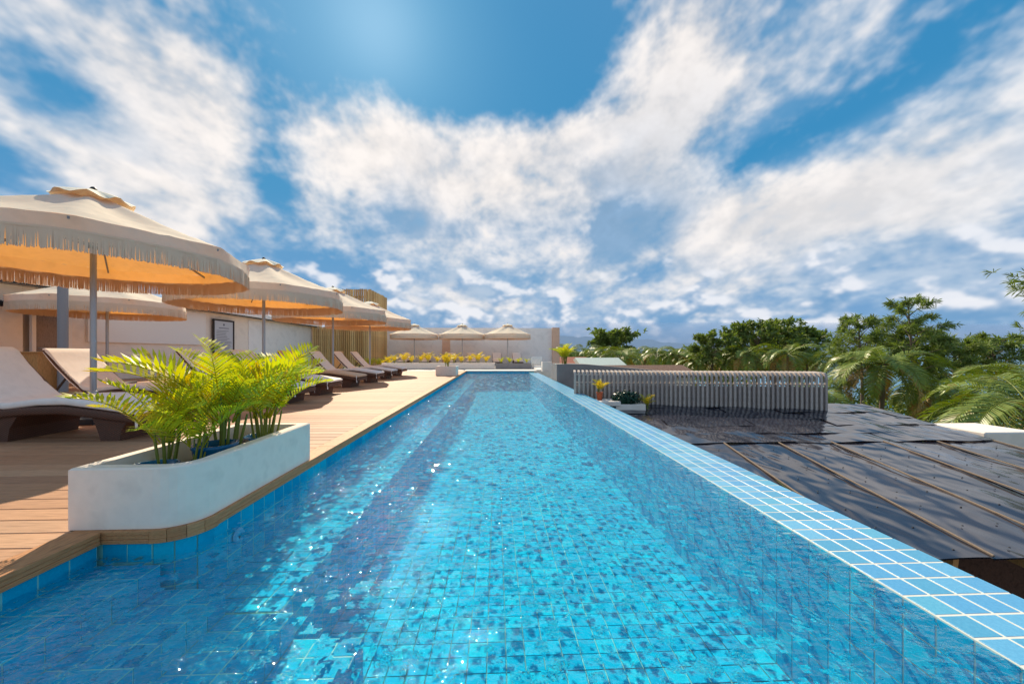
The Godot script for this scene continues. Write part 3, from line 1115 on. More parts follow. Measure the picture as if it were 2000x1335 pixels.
# ---------------------------------------------------------------- land, sea, hills
func build_land() -> void:
	var G := -8.0
	var m := MB.new()
	m.quad(Vector3(-12000, G - 0.4, 3000), Vector3(12000, G - 0.4, 3000), Vector3(12000, G - 0.4, -12000), Vector3(-12000, G - 0.4, -12000))
	struct(obj("sea", m, M.sea))
	var shore := PackedVector2Array()
	for i in 40:
		var z := 120.0 - i * 14.0
		shore.append(Vector2(46 + 4.0 * sin(i * 0.9) + maxf(0.0, -z - 60) * 0.22, z))
	var rows := []
	for q in shore:
		rows.append([Vector3(-900, G + 0.02, q.y), Vector3(q.x - 14, G, q.y), Vector3(q.x + 2, G - 0.55, q.y)])
	m = MB.new()
	m.sheet(rows)
	struct(obj("beach", m, M.sand))
	rows = []
	for q in shore:
		rows.append([Vector3(-900, G + 0.12, q.y), Vector3(q.x - 60, G + 0.15, q.y), Vector3(q.x - 17 + 3 * sin(q.y * 0.3), G + 0.04, q.y)])
	m = MB.new()
	m.sheet(rows)
	struct(obj("ground", m, M.land))
	# hills across the bay
	var prof := [[-4000, 120], [-900, 150], [300, 210], [880, 236], [1250, 244], [1550, 230], [1850, 200], [2080, 205], [2300, 170], [2600, 152], [3100, 155], [3700, 150], [4300, 168], [5200, 178], [5900, 172], [6700, 140], [7600, 120], [9000, 60]]
	var fn := fnl(0.004, 5, 92)
	var xs := []
	var x := -4000.0
	while x <= 9000.0:
		xs.append(x)
		x += 60.0
	rows = []
	for k in 9:
		var t := k / 8.0
		var row := []
		for xx in xs:
			var h := 0.0
			for i in prof.size() - 1:
				if xx >= prof[i][0] and xx <= prof[i + 1][0]:
					h = lerpf(prof[i][1], prof[i + 1][1], smoothstep(prof[i][0], prof[i + 1][0], xx))
			h *= 1.0 + 0.16 * fn.get_noise_2d(xx, 0.0)
			var ht := h * pow(t, 0.8) * (1.0 + 0.35 * (1.0 - t) * fn.get_noise_2d(xx * 1.7, k * 160.0))
			row.append(Vector3(xx, G - 2 + ht, -4400 - t * 700.0))
		rows.append(row)
	m = MB.new()
	m.sheet(rows)
	struct(obj("hills", m, M.hill))
	# sea haze lying over the bay in front of the hills
	var fv := FogVolume.new()
	fv.name = "sea_haze"
	fv.shape = RenderingServer.FOG_VOLUME_SHAPE_ELLIPSOID
	fv.size = Vector3(17000, 560, 2600)
	fv.position = Vector3(2500, -20, -3300)
	var fmt := FogMaterial.new()
	fmt.density = 0.0007
	fmt.albedo = Color(0.66, 0.80, 0.98)
	fv.material = fmt
	fv.set_meta("kind", "stuff")
	add_child(fv)
	# roofs below, between the wall and the palms
	var hut := func(called: String, label: String, at: Vector3, s: Vector3, rise: float, rm: Material, turn: float) -> void:
		var h := thing(called, label, "building", at, turn)
		var w := MB.new()
		w.bx(Vector3(0, -s.y / 2, 0), Vector3(s.x * 0.9, s.y, s.z * 0.8))
		obj("wall", w, M.cream_wall, h)
		var r := MB.new()
		r.prism(PackedVector2Array([Vector2(-s.z / 2, -0.1), Vector2(s.z / 2, -0.1), Vector2(s.z / 2, 0.02), Vector2(0, rise), Vector2(-s.z / 2, 0.02)]), Transform3D(Basis(Vector3(0, 0, -1), Vector3.UP, Vector3.RIGHT), Vector3.ZERO), -s.x / 2, s.x / 2)
		obj("roof", r, rm, h)
	hut.call("thatched_house", "house with weathered reddish thatch roof just past the grey wall", Vector3(6.9, -0.25, -38), Vector3(4.6, 7.6, 6), 0.75, M.red_roof, 0.25)
	hut.call("tin_roof_house", "house with pale green tin roof among the palms", Vector3(9.6, -0.25, -36), Vector3(4.2, 7.6, 5), 0.7, M.tin, 0.0)
	hut.call("thatched_house", "house with long low brown thatch roof behind the slatted parapet", Vector3(10.4, -0.75, -29), Vector3(8.6, 7.0, 5), 0.7, M.thatch, 0.1)

# ---------------------------------------------------------------- parasols
func rim(a: float, R: float, round_: float) -> float:
	# distance from the axis of an eight-sided outline, corner at 5 degrees; round_ = 1 is a circle
	var t := fposmod(a - deg_to_rad(5.0), PI / 4) - PI / 8
	return R * lerpf(cos(PI / 8) / cos(t), 0.965, round_)

func make_parasol(label: String) -> Node3D:
	var p := thing("parasol", label, "parasol", Vector3.ZERO, 0.0, "fringed parasols")
	var R := 1.70
	var m := MB.new()
	m.bx(Vector3(0, 0.035, 0), Vector3(0.86, 0.07, 0.86), 0.008)
	obj("base", m, M.stone, p)
	m = MB.new()
	m.lathe([Vector2(0.07, 0.07), Vector2(0.07, 0.085), Vector2(0.048, 0.09), Vector2(0.048, 0.36), Vector2(0.036, 0.37)], 16)
	obj("sleeve", m, M.metal, p)
	m = MB.new()
	m.tube([Vector3(0, 0.07, 0), Vector3(0, 2.86, 0)], [0.032], 16)
	obj("pole", m, M.metal, p)
	m = MB.new()
	m.lathe([Vector2(0.036, 2.72), Vector2(0.06, 2.73), Vector2(0.06, 2.79), Vector2(0.036, 2.80)], 14)
	m.lathe([Vector2(0.036, 2.20), Vector2(0.058, 2.21), Vector2(0.058, 2.27), Vector2(0.036, 2.28)], 14)
	obj("hub", m, M.dark_metal, p)
	for k in 8:
		var a := deg_to_rad(5.0 + 45.0 * k)
		var d := Vector3(cos(a), 0, sin(a))
		m = MB.new()
		m.bar(d * 0.05 + Vector3(0, 2.77, 0), d * (R - 0.02) + Vector3(0, 2.165, 0), 0.018, 0.026)
		var rb := obj("rib", m, M.grey_paint, p)
		m = MB.new()
		m.bar(d * 0.05 + Vector3(0, 2.24, 0), d * 0.80 + Vector3(0, 2.475, 0), 0.014, 0.018)
		obj("strut", m, M.grey_paint, rb)
	# canopy
	var fn := fnl(1.6, 4, 52)
	var rows := []
	var seg := 96
	for j in 19:
		var t := lerpf(0.13, 1.0, j / 18.0)
		var row := []
		for i in seg:
			var a := -TAU * i / seg
			var u := fposmod(a - deg_to_rad(5.0), PI / 4) / (PI / 4)
			var sag := sin(PI * u)
			var r := rim(a, R, 0.0) * t
			var y := 2.20 + 0.74 * ((1 - t) * 0.86 + 0.14 * (1 - t) * (1 - t)) - 0.045 * sag * sag * sin(PI * clampf(t, 0, 1))
			var w := fn.get_noise_3d(cos(a) * r * 2.0, sin(a) * r * 2.0, t * 1.0) * 0.022 + fn.get_noise_2d(u * 9.0 + floor(a * 1.3), t * 2.0) * 0.008
			row.append(Vector3(cos(a) * r, y + w * t, sin(a) * r))
		rows.append(row)
	rows.reverse()
	m = MB.new()
	m.sheet(rows, true)
	obj("canopy", m, M.canvas, p)
	# hanging valance
	rows = []
	for j in 7:
		var t := j / 6.0
		var row := []
		for i in seg:
			var a := -TAU * i / seg
			var r := rim(a, R, t * 0.6) + 0.012 * t * fn.get_noise_2d(a * 4.0, t) + 0.006 * t * sin(a * 34.0)
			var w := fn.get_noise_3d(cos(a) * rim(a, R, 0.0) * 2.0, sin(a) * rim(a, R, 0.0) * 2.0, 1.0) * 0.022
			row.append(Vector3(cos(a) * r, 2.201 - 0.175 * t + w * (1 - t), sin(a) * r))
		rows.append(row)
	rows.reverse()
	m = MB.new()
	m.sheet(rows, true)
	obj("valance", m, M.canvas, p)
	# fringe
	m = MB.new()
	var ns := 1500
	var r2 := RandomNumberGenerator.new()
	r2.seed = 5
	for i in ns:
		var a := TAU * i / ns
		var r := rim(a, R, 0.6) + 0.006 * sin(a * 34.0)
		var o := Vector3(cos(a) * r, 2.05, sin(a) * r)
		var tn := Vector3(-sin(a), 0, cos(a))
		var ou := Vector3(cos(a), 0, sin(a))
		var L := 0.185 + 0.022 * r2.randf()
		var e := o + Vector3(0, -L, 0) + tn * (r2.randf() - 0.5) * 0.014 + ou * (r2.randf() - 0.5) * 0.012
		var w := 0.0045
		var A := tn * w
		var B := ou * w
		m.quad(o + A + B, o - A + B, e - A + B, e + A + B)
		m.quad(o - A + B, o - B * 1.2, e - B * 1.2, e - A + B)
		m.quad(o - B * 1.2, o + A + B, e + A + B, e - B * 1.2)
	rows = []
	for y in [2.040, 2.062]:
		var row := []
		for i in seg:
			var a := -TAU * i / seg
			var r := rim(a, R, 0.6) + 0.009 + 0.006 * sin(a * 34.0)
			row.append(Vector3(cos(a) * r, y, sin(a) * r))
		rows.append(row)
	m.sheet(rows, true)
	var fo := obj("fringe", m, M.fringe, p)
	fo.set_meta("kind", "stuff")
	# raised vent at the top
	rows = []
	for j in 5:
		var t := j / 4.0
		var row := []
		for i in 48:
			var a := -TAU * i / 48
			var r := lerpf(0.03, rim(a, 0.40, 0.2), t)
			row.append(Vector3(cos(a) * r, 2.965 - 0.115 * t - 0.03 * t * t + t * 0.022 * sin(a * 8.0 + 0.4) + t * 0.02 * fn.get_noise_2d(a * 3.0, 9.0), sin(a) * r))
		rows.append(row)
	rows.reverse()
	m = MB.new()
	m.sheet(rows, true)
	obj("vent", m, M.vent_canvas, p)
	m = MB.new()
	m.lathe([Vector2(0.03, 2.95), Vector2(0.04, 2.97), Vector2(0.022, 3.0), Vector2(0.0, 3.01)], 12)
	obj("finial", m, M.dark_metal, p)
	return p

func build_parasols() -> void:
	var a := make_parasol("cream fringed parasol beside the big palm planter, first along the pool")
	a.position = Vector3(-5.22, 0, -5.12)
	again(a, "cream fringed parasol second along the pool from the palm planter", Vector3(-5.22, 0, -8.71))
	again(a, "cream fringed parasol third along the pool from the palm planter", Vector3(-5.22, 0, -12.3))
	again(a, "cream fringed parasol fourth and last along the pool side", Vector3(-5.15, 0, -15.6))
	again(a, "cream fringed parasol near the pool house door in front of its wall", Vector3(-10.45, 0, -10.6), 0.3)
	again(a, "cream fringed parasol on the far terrace nearest the bamboo screen", Vector3(-5.85, 0, -27.2), 0.35)
	again(a, "cream fringed parasol in the middle of the three at the white wall", Vector3(-2.47, 0, -27.3), 0.1)
	again(a, "cream fringed parasol on the far terrace farthest from the bamboo screen", Vector3(0.78, 0, -26.9), 0.25)

# ---------------------------------------------------------------- loungers
# head at -x, foot at +x
func slab(path: Array, w: float, thick: float, round_: float) -> MB:
	# sweep a rounded section along a path in the plane (x, y); thickness is built downwards
	var rows := []
	var sec := [Vector2(-1, -0.5), Vector2(-1, 0.35), Vector2(-0.97, 0.85), Vector2(-0.9, 1.0), Vector2(0, 1.04), Vector2(0.9, 1.0), Vector2(0.97, 0.85), Vector2(1, 0.35), Vector2(1, -0.5), Vector2(0.96, -0.9), Vector2(0.88, -1.0), Vector2(-0.88, -1.0), Vector2(-0.96, -0.9)]
	for i in path.size():
		var d: Vector2 = (path[mini(i + 1, path.size() - 1)] - path[maxi(i - 1, 0)]).normalized()
		var nn := Vector2(-d.y, d.x)
		var e := 1.0
		if i == 0 or i == path.size() - 1:
			e = round_
		var row := []
		for s in sec:
			var q: Vector2 = path[i] + nn * (s.y * thick * 0.5 * e - thick * 0.5)
			row.append(Vector3(q.x, q.y, s.x * w * 0.5 * lerpf(1.0, e, 0.06)))
		row.reverse()
		rows.append(row)
	var m := MB.new()
	m.sheet(rows, true)
	for e in [0, rows.size() - 1]:
		for q in range(1, sec.size() - 1):
			if e == 0:
				m.tri(rows[e][0], rows[e][q + 1], rows[e][q])
			else:
				m.tri(rows[e][0], rows[e][q], rows[e][q + 1])
	return m

func bend(pts: Array, n: int) -> Array:
	var c := Curve2D.new()
	for i in pts.size():
		var a: Vector2 = pts[maxi(i - 1, 0)]
		var b: Vector2 = pts[mini(i + 1, pts.size() - 1)]
		var t := (b - a) / 6.0
		c.add_point(pts[i], -t, t)
	var out := []
	for i in n + 1:
		out.append(c.sample_baked(c.get_baked_length() * i / n))
	return out

func make_lounger(label: String, cloth: Material, rise := 0.885) -> Node3D:
	var l := thing("sun_lounger", label, "sun lounger", Vector3.ZERO, 0.0, "sun loungers beside the pool")
	var top := Vector2(-0.97, rise)
	var m := slab(bend([Vector2(-0.44, 0.30), Vector2(-0.1, 0.335), Vector2(0.25, 0.345), Vector2(0.6, 0.30), Vector2(0.9, 0.255), Vector2(0.99, 0.25)], 24), 0.68, 0.085, 0.8)
	var seat := obj("wicker_seat", m, M.wicker, l)
	for s in [[-0.36, 0.25, -1.0], [0.68, 0.22, 1.0]]:
		m = MB.new()
		m.prism(PackedVector2Array([Vector2(-0.08, 0), Vector2(0.10, 0), Vector2(0.12, s[1] * 0.5), Vector2(0.20, s[1] + 0.01), Vector2(-0.16, s[1] + 0.01), Vector2(-0.11, s[1] * 0.5)]), Transform3D(Basis(), Vector3(s[0], 0, 0)), -0.31, 0.31)
		obj("leg", m, M.wicker, l)
	# backrest frame, its rails and prop
	m = slab([Vector2(-0.42, 0.30), Vector2(-0.60, 0.47), Vector2(-0.80, 0.68), top + Vector2(0.005, -0.005)], 0.68, 0.035, 0.8)
	obj("backrest", m, M.wicker, l)
	m = MB.new()
	for sz in [-0.32, 0.32]:
		m.bar(Vector3(-0.95, 0.235, sz), Vector3(-0.40, 0.235, sz), 0.03, 0.04, 0.004)
	m.bar(Vector3(-0.94, 0.235, -0.32), Vector3(-0.94, 0.235, 0.32), 0.03, 0.04, 0.004)
	obj("back_rail", m, M.dark_metal, l)
	for sz in [-0.26, 0.26]:
		m = MB.new()
		m.bar(Vector3(-0.90, 0.26, sz), Vector3(-0.69, 0.54, sz), 0.018, 0.02)
		obj("prop", m, M.dark_metal, l)
		m = MB.new()
		m.tube([Vector3(-0.92, 0, sz * 1.15), Vector3(-0.92, 0.22, sz * 1.15)], [0.016, 0.02], 8)
		obj("foot", m, M.dark_metal, l)
	# cushion in one sweep from head to foot
	var pts := [top + Vector2(0.03, 0.05), Vector2(-0.80, 0.745), Vector2(-0.62, 0.545), Vector2(-0.46, 0.40), Vector2(-0.28, 0.375), Vector2(0.0, 0.412), Vector2(0.28, 0.417), Vector2(0.6, 0.372), Vector2(0.9, 0.325), Vector2(1.0, 0.315)]
	m = slab(bend(pts, 44), 0.655, 0.068, 0.45)
	obj("cushion", m, cloth, l)
	for sz in [-0.30, 0.30]:
		m = MB.new()
		m.bar(Vector3(0.95, 0.30, sz * 1.1), Vector3(0.965, 0.13, sz * 1.13), 0.02, 0.004)
		obj("tie", m, M.trim, l)
	return l

func build_loungers() -> void:
	var a := make_lounger("sun lounger with white cushion and dark wicker base right beside the big palm planter", M.cushion)
	a.position = Vector3(-4.45, 0, -4.15)
	var y := "sun lounger with white cushion set back from the pool between first parasol and wooden counter"
	again(a, y, Vector3(-5.35, 0, -5.85))
	again(a, "sun lounger in the shade, third along the pool from the palm planter", Vector3(-4.3, 0, -6.75))
	again(a, "sun lounger fourth along the pool, beside the second parasol pole", Vector3(-4.36, 0, -8.1))
	var c := make_lounger("sun lounger with orange parasol light painted into its cushion, fifth along the pool", M.orange_lit_cushion)
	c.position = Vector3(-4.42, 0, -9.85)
	again(a, "sun lounger sixth along the pool, just before the third parasol pole", Vector3(-4.42, 0, -11.4))
	again(a, "sun lounger seventh along the pool, just past the third parasol pole", Vector3(-4.42, 0, -12.95))
	again(a, "last sun lounger along the pool side near the yellow planting", Vector3(-4.5, 0, -14.7))
	var f := [["pale lounger on far terrace, first from the bamboo screen", -6.75], ["pale lounger on far terrace, second from the bamboo screen", -5.2], ["pale lounger on far terrace, third from the bamboo screen", -3.35], ["pale lounger on far terrace, fourth from the bamboo screen", -1.85], ["pale lounger on far terrace, fifth from the bamboo screen", 0.05], ["pale lounger on far terrace, sixth from the bamboo screen", 1.55]]
	for q in f:
		var o := again(a, q[0], Vector3(q[1], 0, -27.9), -PI / 2 + 0.05)
		o.set_meta("group", "pale loungers on the far terrace")

# ---------------------------------------------------------------- leaves
# a feather leaf growing along +x, arching down; up is +y
func frond(L: float, droop: float, pairs: int, leaf: float, wide: float, hang: float, seed_: int, lift := 0.9) -> ArrayMesh:
	var r := RandomNumberGenerator.new()
	r.seed = seed_
	var m := MB.new()
	var pts := []
	var rad := []
	var p := Vector3.ZERO
	var ang := lift
	var n := 14
	for i in n + 1:
		pts.append(p)
		rad.append(lerpf(0.011, 0.002, float(i) / n) * L)
		p += Vector3(cos(ang), sin(ang), 0) * L / n
		ang -= droop / n * (0.5 + float(i) / n)
	m.tone = Color(0.85, 0.8, 0.5)
	m.tube(pts, rad, 4, false)
	for i in pairs:
		var s := lerpf(0.16, 0.99, float(i) / (pairs - 1))
		var k := s * n
		var i0 := mini(int(k), n - 1)
		var o: Vector3 = pts[i0].lerp(pts[i0 + 1], k - i0)
		var d: Vector3 = (pts[i0 + 1] - pts[i0]).normalized()
		var up := Vector3(0, 0, 1).cross(d).normalized()
		var ll := leaf * (sin(PI * clampf(0.14 + s * 0.80, 0, 1)) * 0.85 + 0.15) * (0.9 + 0.2 * r.randf())
		for sd in [-1.0, 1.0]:
			var fwd := lerpf(0.45, 1.35, s) + (r.randf() - 0.5) * 0.16
			var side := Vector3(0, 0, sd)
			var dir := (d * sin(fwd * 0.62) + side * cos(fwd * 0.62) + up * (0.38 + (r.randf() - 0.5) * 0.2)).normalized()
			var wv := d.cross(dir).cross(dir).normalized() * wide * 0.5
			var q1 := o + dir * ll * 0.5 + Vector3(0, -hang * ll * 0.10, 0)
			var q2 := o + dir * ll * 0.96 + Vector3(0, -hang * ll * 0.42, 0)
			var g := 0.78 + 0.34 * r.randf()
			var yl := r.randf() * 0.22
			if i % 5 == 0:
				yl = -0.25
			m.tone = Color(g + yl, g + yl * 0.4, g - yl * 0.3) if r.randf() > 0.06 else Color(0.9, 0.62, 0.5)
			m.quad(o - wv * 0.35, o + wv * 0.35, q1 + wv, q1 - wv)
			m.tri(q1 - wv, q1 + wv, q2)
	return m.done()

func put_fronds(parent: Node3D, meshes: Array, m: Material, count: int, tilt0: float, tilt1: float, at: Vector3, spread: float, s0: float, s1: float, r: RandomNumberGenerator, dry: Material = null) -> void:
	for k in count:
		var o := obj("frond", meshes[r.randi() % meshes.size()], dry if dry and k > count * 0.72 and r.randf() < 0.5 else m, parent)
		var a := TAU * (k + 0.5 * r.randf()) * 0.382 + r.randf() * 0.4
		var t := lerpf(tilt0, tilt1, float(k) / maxi(1, count - 1)) + (r.randf() - 0.5) * 0.15
		var b := Basis(Vector3.UP, a) * Basis(Vector3(0, 0, 1), t) * Basis(Vector3(1, 0, 0), (r.randf() - 0.5) * 0.7)
		o.transform = Transform3D(b.scaled(Vector3.ONE * lerpf(s0, s1, r.randf())), at + Vector3(cos(a), 0, -sin(a)) * spread * r.randf())

var areca_meshes := []
func areca(called: String, label: String, at: Vector3, count: int, size: float, m: Material, seed_: int, group := "") -> Node3D:
	var t := thing(called, label, "plant", at, 0.0, group)
	var r := RandomNumberGenerator.new()
	r.seed = seed_
	var st := MB.new()
	for k in int(count * 0.8):
		var a := r.randf() * TAU
		var o := Vector3(cos(a), 0, sin(a)) * 0.09 * size * r.randf()
		var h := (0.22 + 0.2 * r.randf()) * size
		st.tube([o, o + Vector3(cos(a) * 0.05 * size, h, sin(a) * 0.05 * size)], [0.011 * size, 0.006 * size], 5, false)
	obj("stems", st, M.stem, t)
	put_fronds(t, areca_meshes, m, count, 0.20, -0.40, Vector3(0, 0.20 * size, 0), 0.08 * size, 0.7 * size, 1.1 * size, r)
	return t

func build_planters() -> void:
	for k in 5:
		areca_meshes.append(frond(0.66, 1.1, 21, 0.225, 0.022, 0.25, 100 + k, 1.34))
	# the big planter: rounded towards the pool
	var p := thing("palm_planter", "big white plastered planter with rounded corner standing at the pool edge", "planter", Vector3.ZERO)
	var out := PackedVector2Array([Vector2(-2.05, -3.09), Vector2(-1.492, -3.09)])
	for k in 9:
		var a := PI / 2 * k / 8.0
		out.append(Vector2(-1.66 + 0.168 * cos(a), -2.065 + 0.168 * sin(a)))
	out.append(Vector2(-2.05, -1.897))
	var inn := Geometry2D.offset_polygon(out, -0.065)[0]
	var m := MB.new()
	var H := 0.298
	var ring := func(poly: PackedVector2Array, y0: float, y1: float, flip: bool) -> void:
		for i in poly.size():
			var a := poly[i]
			var b := poly[(i + 1) % poly.size()]
			var A := Vector3(a.x, y0, a.y)
			var B := Vector3(b.x, y0, b.y)
			var C := Vector3(b.x, y1, b.y)
			var D := Vector3(a.x, y1, a.y)
			if Geometry2D.is_polygon_clockwise(poly) == flip:
				m.quad(A, B, C, D)
			else:
				m.quad(B, A, D, C)
	ring.call(out, 0.004, H - 0.008, false)
	var o2 := Geometry2D.offset_polygon(out, -0.008)[0]
	ring.call(inn, 0.12, H, true)
	var tris := Geometry2D.triangulate_polygon(o2)
	# rim: outer chamfer and flat top
	var near := func(poly: PackedVector2Array, q: Vector2) -> Vector2:
		var best := poly[0]
		var bd := 1e9
		for i in poly.size():
			var c := Geometry2D.get_closest_point_to_segment(q, poly[i], poly[(i + 1) % poly.size()])
			if c.distance_to(q) < bd:
				bd = c.distance_to(q)
				best = c
		return best
	for i in out.size():
		var a := out[i]
		var b := out[(i + 1) % out.size()]
		var a2: Vector2 = near.call(o2, a)
		var b2: Vector2 = near.call(o2, b)
		var a3: Vector2 = near.call(inn, a)
		var b3: Vector2 = near.call(inn, b)
		var up := func(A: Vector3, B: Vector3, C: Vector3, D: Vector3) -> void:
			if (C - A).cross(D - B).y > 0:
				m.quad(A, B, C, D)
			else:
				m.quad(B, A, D, C)
		up.call(Vector3(a.x, H - 0.008, a.y), Vector3(b.x, H - 0.008, b.y), Vector3(b2.x, H, b2.y), Vector3(a2.x, H, a2.y))
		up.call(Vector3(a2.x, H, a2.y), Vector3(b2.x, H, b2.y), Vector3(b3.x, H, b3.y), Vector3(a3.x, H, a3.y))
	obj("planter_wall", m, M.stucco, p)
	m = MB.new()
	var sp := PackedVector2Array()
	for q in inn:
		sp.append(Vector2(q.x, -q.y))
	m.prism(sp, Transform3D(Basis(Vector3.RIGHT, -PI / 2), Vector3.ZERO), 0.05, 0.16)
	obj("soil", m, M.soil, p)
	# blue glazed pots sunk in it
	var pots := [[-1.86, -2.12, "blue glazed pot at the open end of the big planter"], [-1.70, -2.36, "blue glazed pot in the middle of the big planter"], [-1.72, -2.86, "blue glazed pot at the far end of the big planter"]]
	for q in pots:
		m = MB.new()
		m.lathe([Vector2(0.085, 0.0), Vector2(0.10, 0.06), Vector2(0.112, 0.125), Vector2(0.118, 0.13), Vector2(0.118, 0.15), Vector2(0.102, 0.15), Vector2(0.098, 0.11), Vector2(0.0, 0.105)], 24)
		var o := tag(obj("blue_pot", m, M.blue_pot), q[2], "pot")
		o.position = Vector3(q[0], 0.158 if q[1] < -2.3 and q[1] > -2.5 else 0.10, q[1])
	m = MB.new()
	m.tube([Vector3(-0.11, 0, 0), Vector3(0.11, 0.01, 0)], [0.055, 0.05], 12)
	var lg := tag(obj("wood_log", m, M.bark), "short piece of brown log lying in the big planter", "log")
	lg.position = Vector3(-1.80, 0.215, -2.62)
	areca("areca_palm", "yellow green areca palm leaning over the deck from the big planter", Vector3(-1.88, 0.20, -2.24), 10, 0.70, M.areca, 3, "areca palms in the big planter")
	areca("areca_palm", "tallest areca palm in the middle of the big planter", Vector3(-1.76, 0.20, -2.50), 15, 1.02, M.areca, 8, "areca palms in the big planter")
	areca("areca_palm", "bushy areca palm at the far end of the big planter", Vector3(-1.70, 0.20, -2.84), 14, 0.88, M.areca, 14, "areca palms in the big planter")
	areca("areca_palm", "small areca palm at the front of the blue pot in the big planter", Vector3(-1.72, 0.20, -2.22), 8, 0.62, M.areca, 21, "areca palms in the big planter")
	# far plants
	areca("areca_palm", "yellow areca bush growing in the white cube planter", Vector3(-1.93, 0.28, -14.9), 16, 0.78, M.areca_gold, 33)
	areca("areca_palm", "dense green palm bush on top of the plain grey wall", Vector3(2.45, 0.46, -13.6), 22, 0.95, M.areca, 41)
	for k in 13:
		areca("yellow_plant", "small yellow leaved plant in the row along the long low white planter", Vector3(-6.1 + k * 0.46, 0.26, -21.4 + 0.2 * (k % 2)), 9, 0.62 + 0.12 * (k % 3), M.areca_gold, 60 + k, "yellow plants in the long white planter")
	for k in 4:
		areca("green_plant", "small olive leaved plant in the short low grey planter", Vector3(0.25 + k * 0.48, 0.24, -21.3), 8, 0.5, M.areca, 80 + k, "olive plants in the grey planter")
	for k in 6:
		areca("border_plant", "yellow leaved border plant at the foot of the bamboo screen", Vector3(-8.0 + k * 0.32, 0.0, -22.5 - 0.3 * (k % 2)), 8, 0.75, M.areca_gold, 90 + k, "border plants by the bamboo")

func leafy(r: RandomNumberGenerator, n: int, R: Vector3, leaf: float, m := MB.new()) -> MB:
	for k in n:
		var d := Vector3(r.randfn(), r.randfn(), r.randfn()).normalized()
		var q := d * R * pow(r.randf(), 0.35)
		var x := Vector3(r.randfn(), r.randfn() * 0.6, r.randfn()).normalized()
		var y := x.cross(d + Vector3(0, 0.3, 0)).normalized()
		var g := 0.7 + 0.5 * r.randf()
		m.tone = Color(g, g, g * 0.9)
		var w := leaf * (0.6 + 0.7 * r.randf())
		m.quad(q - y * w * 0.3, q + x * w * 0.5 - y * w * 0.35, q + x * w, q + x * w * 0.5 + y * w * 0.35)
	return m

func build_small_things() -> void:
	var r := RandomNumberGenerator.new()
	r.seed = 12
	# planting in front of the slatted parapet
	var m := MB.new()
	m.bx(Vector3(0, 0, 0), Vector3(0.62, 0.10, 0.5), 0.008)
	var le := tag(obj("stone_ledge", m, M.cream_wall), "small pale stone ledge under the terracotta pot", "ledge")
	le.position = Vector3(2.38, -0.24, -8.35)
	m = MB.new()
	m.lathe([Vector2(0.0, 0.0), Vector2(0.052, 0.0), Vector2(0.068, 0.15), Vector2(0.076, 0.155), Vector2(0.076, 0.18), Vector2(0.062, 0.18), Vector2(0.06, 0.15), Vector2(0.0, 0.148)], 20)
	var tp := tag(obj("terracotta_pot", m, M.terracotta), "round terracotta pot on the pale ledge by the slatted parapet", "pot")
	tp.position = Vector3(2.30, -0.19, -8.38)
	areca("croton", "yellow leaved croton growing in the terracotta pot", Vector3(2.30, -0.06, -8.38), 12, 0.42, M.areca_gold, 120)
	m = MB.new()
	m.bx(Vector3(0, 0, 0), Vector3(0.66, 0.14, 0.34), 0.008)
	var tr := tag(obj("stone_trough", m, M.cream_wall), "low beige trough holding the dark green bush", "planter")
	tr.position = Vector3(2.92, -0.33, -8.30)
	var bu := thing("round_bush", "dark green clipped bush in the beige trough by the slatted parapet", "bush", Vector3(2.88, -0.27, -8.32))
	obj("foliage", leafy(r, 1500, Vector3(0.34, 0.17, 0.2), 0.05), M.bush, bu).position = Vector3(0, 0.13, 0)
	m = MB.new()
	m.tube([Vector3(0, -0.02, 0), Vector3(0, 0.14, 0)], [0.02, 0.012], 6)
	obj("stem", m, M.bark, bu)
	areca("croton", "yellow croton growing at the end of the beige trough on black roof", Vector3(3.32, -0.37, -8.22), 11, 0.40, M.areca_gold, 131)
	# low tables and the box by the pool house
	var t := thing("side_table", "low round white side table behind the fourth lounger", "table", Vector3(-6.5, 0, -9.6))
	m = MB.new()
	m.lathe([Vector2(0.0, 0.36), Vector2(0.30, 0.36), Vector2(0.31, 0.375), Vector2(0.30, 0.39), Vector2(0.0, 0.39)], 28)
	obj("table_top", m, M.trim, t)
	m = MB.new()
	m.lathe([Vector2(0.20, 0.0), Vector2(0.20, 0.02), Vector2(0.04, 0.04), Vector2(0.035, 0.36)], 20)
	obj("pedestal", m, M.dark_metal, t)
	again(t, "low round white side table near the dark grey cabinets", Vector3(-7.2, 0, -11.4))
	for q in [["dark grey cabinet on the deck in front of the white wall panel", Vector3(-9.7, 0, -15.9)], ["dark grey cabinet on the deck in front of the bamboo screen", Vector3(-8.6, 0, -16.6)]]:
		var s := thing("grey_cabinet", q[0], "cabinet", q[1])
		m = MB.new()
		m.bx(Vector3(0, 0.43, 0), Vector3(0.45, 0.80, 0.45), 0.012)
		obj("cabinet", m, M.black, s)
		m = MB.new()
		m.bx(Vector3(0.228, 0.45, 0), Vector3(0.012, 0.70, 0.38), 0.004)
		obj("front_panel", m, M.stone, s)
		m = MB.new()
		m.bx(Vector3(0, 0.015, 0), Vector3(0.36, 0.03, 0.36))
		obj("plinth", m, M.dark_metal, s)
	m = MB.new()
	m.bx(Vector3(0, 0.48, 0), Vector3(0.34, 0.96, 0.34), 0.008)
	var wb := tag(obj("wooden_stand", m, M.wood), "honey coloured wooden stand in front of the bamboo screen", "stand")
	wb.position = Vector3(-8.3, 0, -20.3)
	m = MB.new()
	m.tube([Vector3(0, 2.8, 0), Vector3(0, 4.6, 0)], [0.02, 0.012], 6)
	var mast := tag(obj("roof_mast", m, M.dark_metal), "thin dark mast rising from the pool house roof", "mast")
	mast.position = Vector3(-12.6, 0.02, -22.8)

